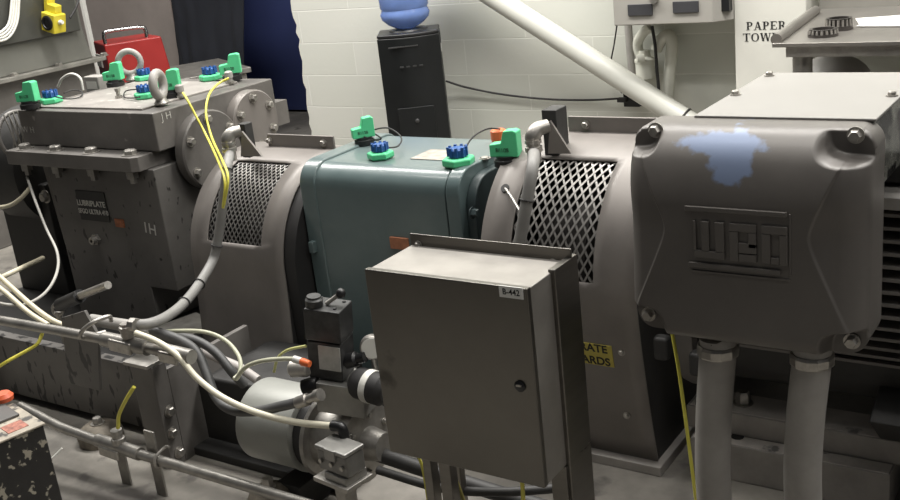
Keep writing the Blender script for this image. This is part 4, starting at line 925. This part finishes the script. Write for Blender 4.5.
# paper towel cabinet
a = at(734, 0, 'y', 4.8); b = at(806, 0, 'y', 4.8)
pt = thing('paper_towel_cabinet', 'white cabinet lettered PAPER TOWEL on the block wall', 'cabinet', (a.x+.15, 5.0, .55))
PW = mat('white_enamel', (.70, .69, .63), .4, 0, .04)
obj('carcass', G().boxb(a.x, b.x, 4.812, 5.045, .45, 1.5), PW, pt, bevel=.004); dr = obj('door', G().boxb(a.x, b.x, 4.80, 4.81, .45, 1.5), PW, pt, bevel=.003)
INK2 = mat('letter_ink', (.02, .02, .02), .5)
def serif_text(s, px, py, h, sx=1.3):
    p = at(px, py, 'y', 4.799); g = G(); T, t_ = .17, .065
    def quad(a, b, c, d): g.prism([a, b, c, d], lambda q, k: V((OX+q[0]*h*sx, 4.7995-k, p.z-h/2+q[1]*h)), 0, .0008)
    def rect(x0, x1, y0, y1): quad((x0, y0), (x1, y0), (x1, y1), (x0, y1))
    def line(x0, y0, x1, y1, w_): rect_ = quad((x0-w_/2, y0), (x0+w_/2, y0), (x1+w_/2, y1), (x1-w_/2, y1))
    def arc(cx, cy, rx, ry, a0, a1, n=12, thick=None):
        for i in range(n):
            u, v = math.radians(a0+(a1-a0)*i/n), math.radians(a0+(a1-a0)*(i+1)/n)
            wu_1, wv_1 = [t_+(T-t_)*abs(math.cos(k)) for k in (u, v)]
            quad((cx+rx*math.cos(u), cy+ry*math.sin(u)), (cx+rx*math.cos(v), cy+ry*math.sin(v)), (cx+(rx-wv_1)*math.cos(v), cy+(ry-t_)*math.sin(v)), (cx+(rx-wu_1)*math.cos(u), cy+(ry-t_)*math.sin(u)))
    W_ = {'P': .66, 'A': .80, 'E': .70, 'R': .78, 'T': .74, 'O': .82, 'W': 1.08, 'L': .66}
    tot = sum(W_[c]+.07 for c in s)*h*sx; OX = p.x-tot/2
    for c in s:
        if c in 'PR':
            rect(.08, .08+T, 0, 1); rect(0, .33, 0, .05); rect(0, .3, .95, 1); rect(.25, .36, .93, 1); rect(.25, .36, .45, .52); arc(.34, .725, .27, .275, -90, 90)
            if c == 'R': line(.62, 0, .38, .48, T); rect(.55, .80, 0, .05)
        elif c == 'A':
            line(.12, 0, .38, 1, t_); line(.62, 0, .40, 1, T); rect(.2, .58, .3, .37); rect(0, .26, 0, .05); rect(.48, .78, 0, .05)
        elif c in 'EL':
            rect(.08, .08+T, 0, 1); rect(0, .33, .95, 1); rect(0, .6, 0, .06); quad((.54, 0), (.62, 0), (.64, .26), (.60, .26))
            if c == 'E': rect(.3, .58, .94, 1); quad((.55, 1), (.60, 1), (.61, .76), (.58, .76)); rect(.2, .46, .47, .53); rect(.44, .47, .38, .62)
        elif c == 'T':
            rect(.28, .28+T, 0, 1); rect(.2, .54, 0, .05); rect(.02, .72, .94, 1); quad((.02, 1), (.07, 1), (.04, .74), (.01, .74)); quad((.67, 1), (.72, 1), (.73, .74), (.70, .74))
        elif c == 'O': arc(.40, .5, .39, .52, 0, 360, 28)
        elif c == 'W':
            line(.30, 0, .12, 1, T); line(.30, 0, .50, .95, t_); line(.76, 0, .54, 1, T); line(.76, 0, .96, 1, t_); rect(0, .26, .95, 1); rect(.42, .68, .95, 1); rect(.84, 1.06, .95, 1)
        OX += (W_[c]+.07)*h*sx
    obj('lettering', g, INK2, dr, ang=10)
serif_text('PAPER', 766.5, 25.5, .036)
serif_text('TOWEL', 765, 37, .036)
# steel table with backsplash
TT = mat('table_steel', (.28, .265, .245), .35, .7, .08, 5)
st_ = thing('steel_work_table', 'stainless work table with rolled edge beside the paper towel cabinet', 'table', (-.6, 4.4, 0))
obj('table_top', G().prism([(-1.215, 3.95), (.6, 3.95), (.6, 4.86), (-1.285, 4.86)], lambda p, h: V((p[0], p[1], h)), .985, 1.0), TT, st_, bevel=.002)
obj('front_apron', G().boxb(-1.17, .6, 3.97, 4.02, .945, .985), DSTEEL, st_, bevel=.002)
obj('rolled_rim', G().cyl((-1.205, 3.97, 1.012), (-1.262, 4.72, 1.012), .021, n=24), TT, st_)
obj('backsplash', G().boxb(-1.285, .6, 4.862, 4.89, .9, 1.45), mat('backsplash_steel', (.34, .33, .30), .4, .5, .06), st_, bevel=.004)
for lx, ly in ((-1.125, 4.03), (-1.155, 4.72), (.5, 4.05), (.5, 4.72)):
    lg = obj('leg', G().lathe([(.028, 0), (.028, .945)], (lx, ly, 0), (0, 0, 1), 20), DSTEEL, st_)
    obj('leg_socket', G().lathe([(.036, 0), (.036, .08)], (lx, ly, .865), (0, 0, 1), 20), DSTEEL, lg)
def bearing(name, c, r, h, label):
    t = thing(name, label, 'bearing', c, 'roller bearings on the steel table'); c = vec(c)
    BR = mat('bearing_steel', (.11, .10, .095), .35, .8, .3, 30)
    obj('outer_race', G().lathe([(r*.8, .004), (r, .0), (r, h*.35), (r*.84, h*.38), (r*.84, h*.9), (r*.93, h), (r*.7, h), (r*.7, h*.5)], c, (0, 0, 1), 40, cap=True), BR, t, ang=30)
    for k in range(18):
        a = 2*math.pi*k/18; obj('roller', G().cyl(c+V((r*.93*math.cos(a), r*.93*math.sin(a), h*.36)), c+V((r*.88*math.cos(a), r*.88*math.sin(a), h*.92)), r*.09, n=10), BOLT, t)
a = at(823, 36, 'z', 1.0); bearing('roller_bearing', (a.x, a.y, 1.0), .055, .028, 'dark roller bearing lying flat, nearer the rolled rim of the table')
a = at(839, 29.5, 'z', 1.0); bearing('roller_bearing', (a.x, a.y, 1.0), .052, .045, 'dark roller bearing standing taller behind the other, on the steel table')
a = at(878, 23, 'z', 1.0)
for k, (dx, dy, rz, lab) in enumerate(((0, .05, 18, 'sheet of white paper lying under another on the steel table'), (.04, 0, -8, 'sheet of white paper lying uppermost on the steel table'))):
    MP = Matrix.Translation((a.x+dx, a.y+dy, 1.0+k*.003)) @ Matrix.Rotation(math.radians(rz), 4, 'Z')
    tag(obj('paper_sheet', G().boxb(-.085, .085, -.11, .11, .0002, .0024, MP), mat('paper_white', (.78, .77, .73), .7, 0, .02)), lab, 'paper', 'papers on the steel table')
# domed bin under table
a = at(833, 75, 'y', 4.4)
t = thing('domed_bin', 'grey bin with rounded domed lid under the steel table', 'bin', (a.x, 4.4, 0))
zt2 = at(833, 55, 'y', 4.4).z
obj('bin_body', G().cyl((a.x, 4.4, 0), (a.x, 4.4, zt2-.13), .145, n=36), LCOND, t)
obj('domed_lid', G().lathe([(.15, -.13), (.15, -.10), (.143, -.075), (.125, -.048), (.10, -.026), (.07, -.011), (.035, -.003), (.005, 0)], (a.x, 4.4, zt2), (0, 0, 1), 36), mat('dark_dome', (.36, .35, .33), .5, 0, .06), t)

# ================================================================== worn box in the lower left corner
ZB = .45
C0 = at(43, 423, 'z', ZB); C1 = at(0, 441, 'z', ZB)
dv = (C1-C0).normalized(); nv_ = V((-dv.y, dv.x, 0)); 
if nv_.x > 0: nv_ = -nv_
MB_ = Matrix(((dv.x, nv_.x, 0, C0.x), (dv.y, nv_.y, 0, C0.y), (0, 0, 1, 0), (0, 0, 0, 1)))
PEEL = mat('peeling_black_paint', (.015, .014, .013), .6, 0, .2, 20, fleck=((.30, .275, .22), 40, .58), bump=.4, bscale=50)
ob = thing('worn_black_box', 'scuffed black box with peeling paint and tan top, on legs, at the floor corner', 'box', (C0.x, C0.y, 0))
obj('shell', G().boxb(0, .45, 0, .20, .12, ZB-.006, MB_), PEEL, ob, bevel=.004)
obj('top_plate', G().boxb(-.004, .45, -.004, .204, ZB-.006, ZB, MB_), mat('tan_scuffed_top', (.36, .32, .26), .6, 0, .3, 14, fleck=((.06, .055, .05), 16, .56)), ob, bevel=.002)
obj('red_label', G().boxb(.03, .085, .02, .075, ZB, ZB+.0015, MB_), mat('faded_red_label', (.36, .14, .10), .6, 0, .5, 80), ob)
obj('dark_cover', G().boxb(.02, .3, .10, .20, ZB, ZB+.008, MB_), mat('dark_cover_grey', (.10, .095, .09), .5), ob, bevel=.003)
obj('orange_button', G().lathe([(.026, 0), (.028, .012), (.02, .022)], at(4, 400, 'z', ZB+.008), (0, 0, 1), 20), mat('orange_red', (.70, .13, .05), .45), ob)
for lx, ly in ((.02, .02), (.42, .02), (.02, .18), (.42, .18)): obj('leg', G().boxb(lx-.015, lx+.015, ly-.015, ly+.015, 0, .12, MB_), DARKM, ob)
a = MB_ @ V((-.002, .06, .30)); tag(obj('white_wire_end', G().tube([MB_ @ V((0, .1, .29)), MB_ @ V((-.03, .09, .30)), MB_ @ V((-.06, .08, .32))], .003, 8), WHITE), 'short white wire end sticking out beside the worn black box', 'wire')
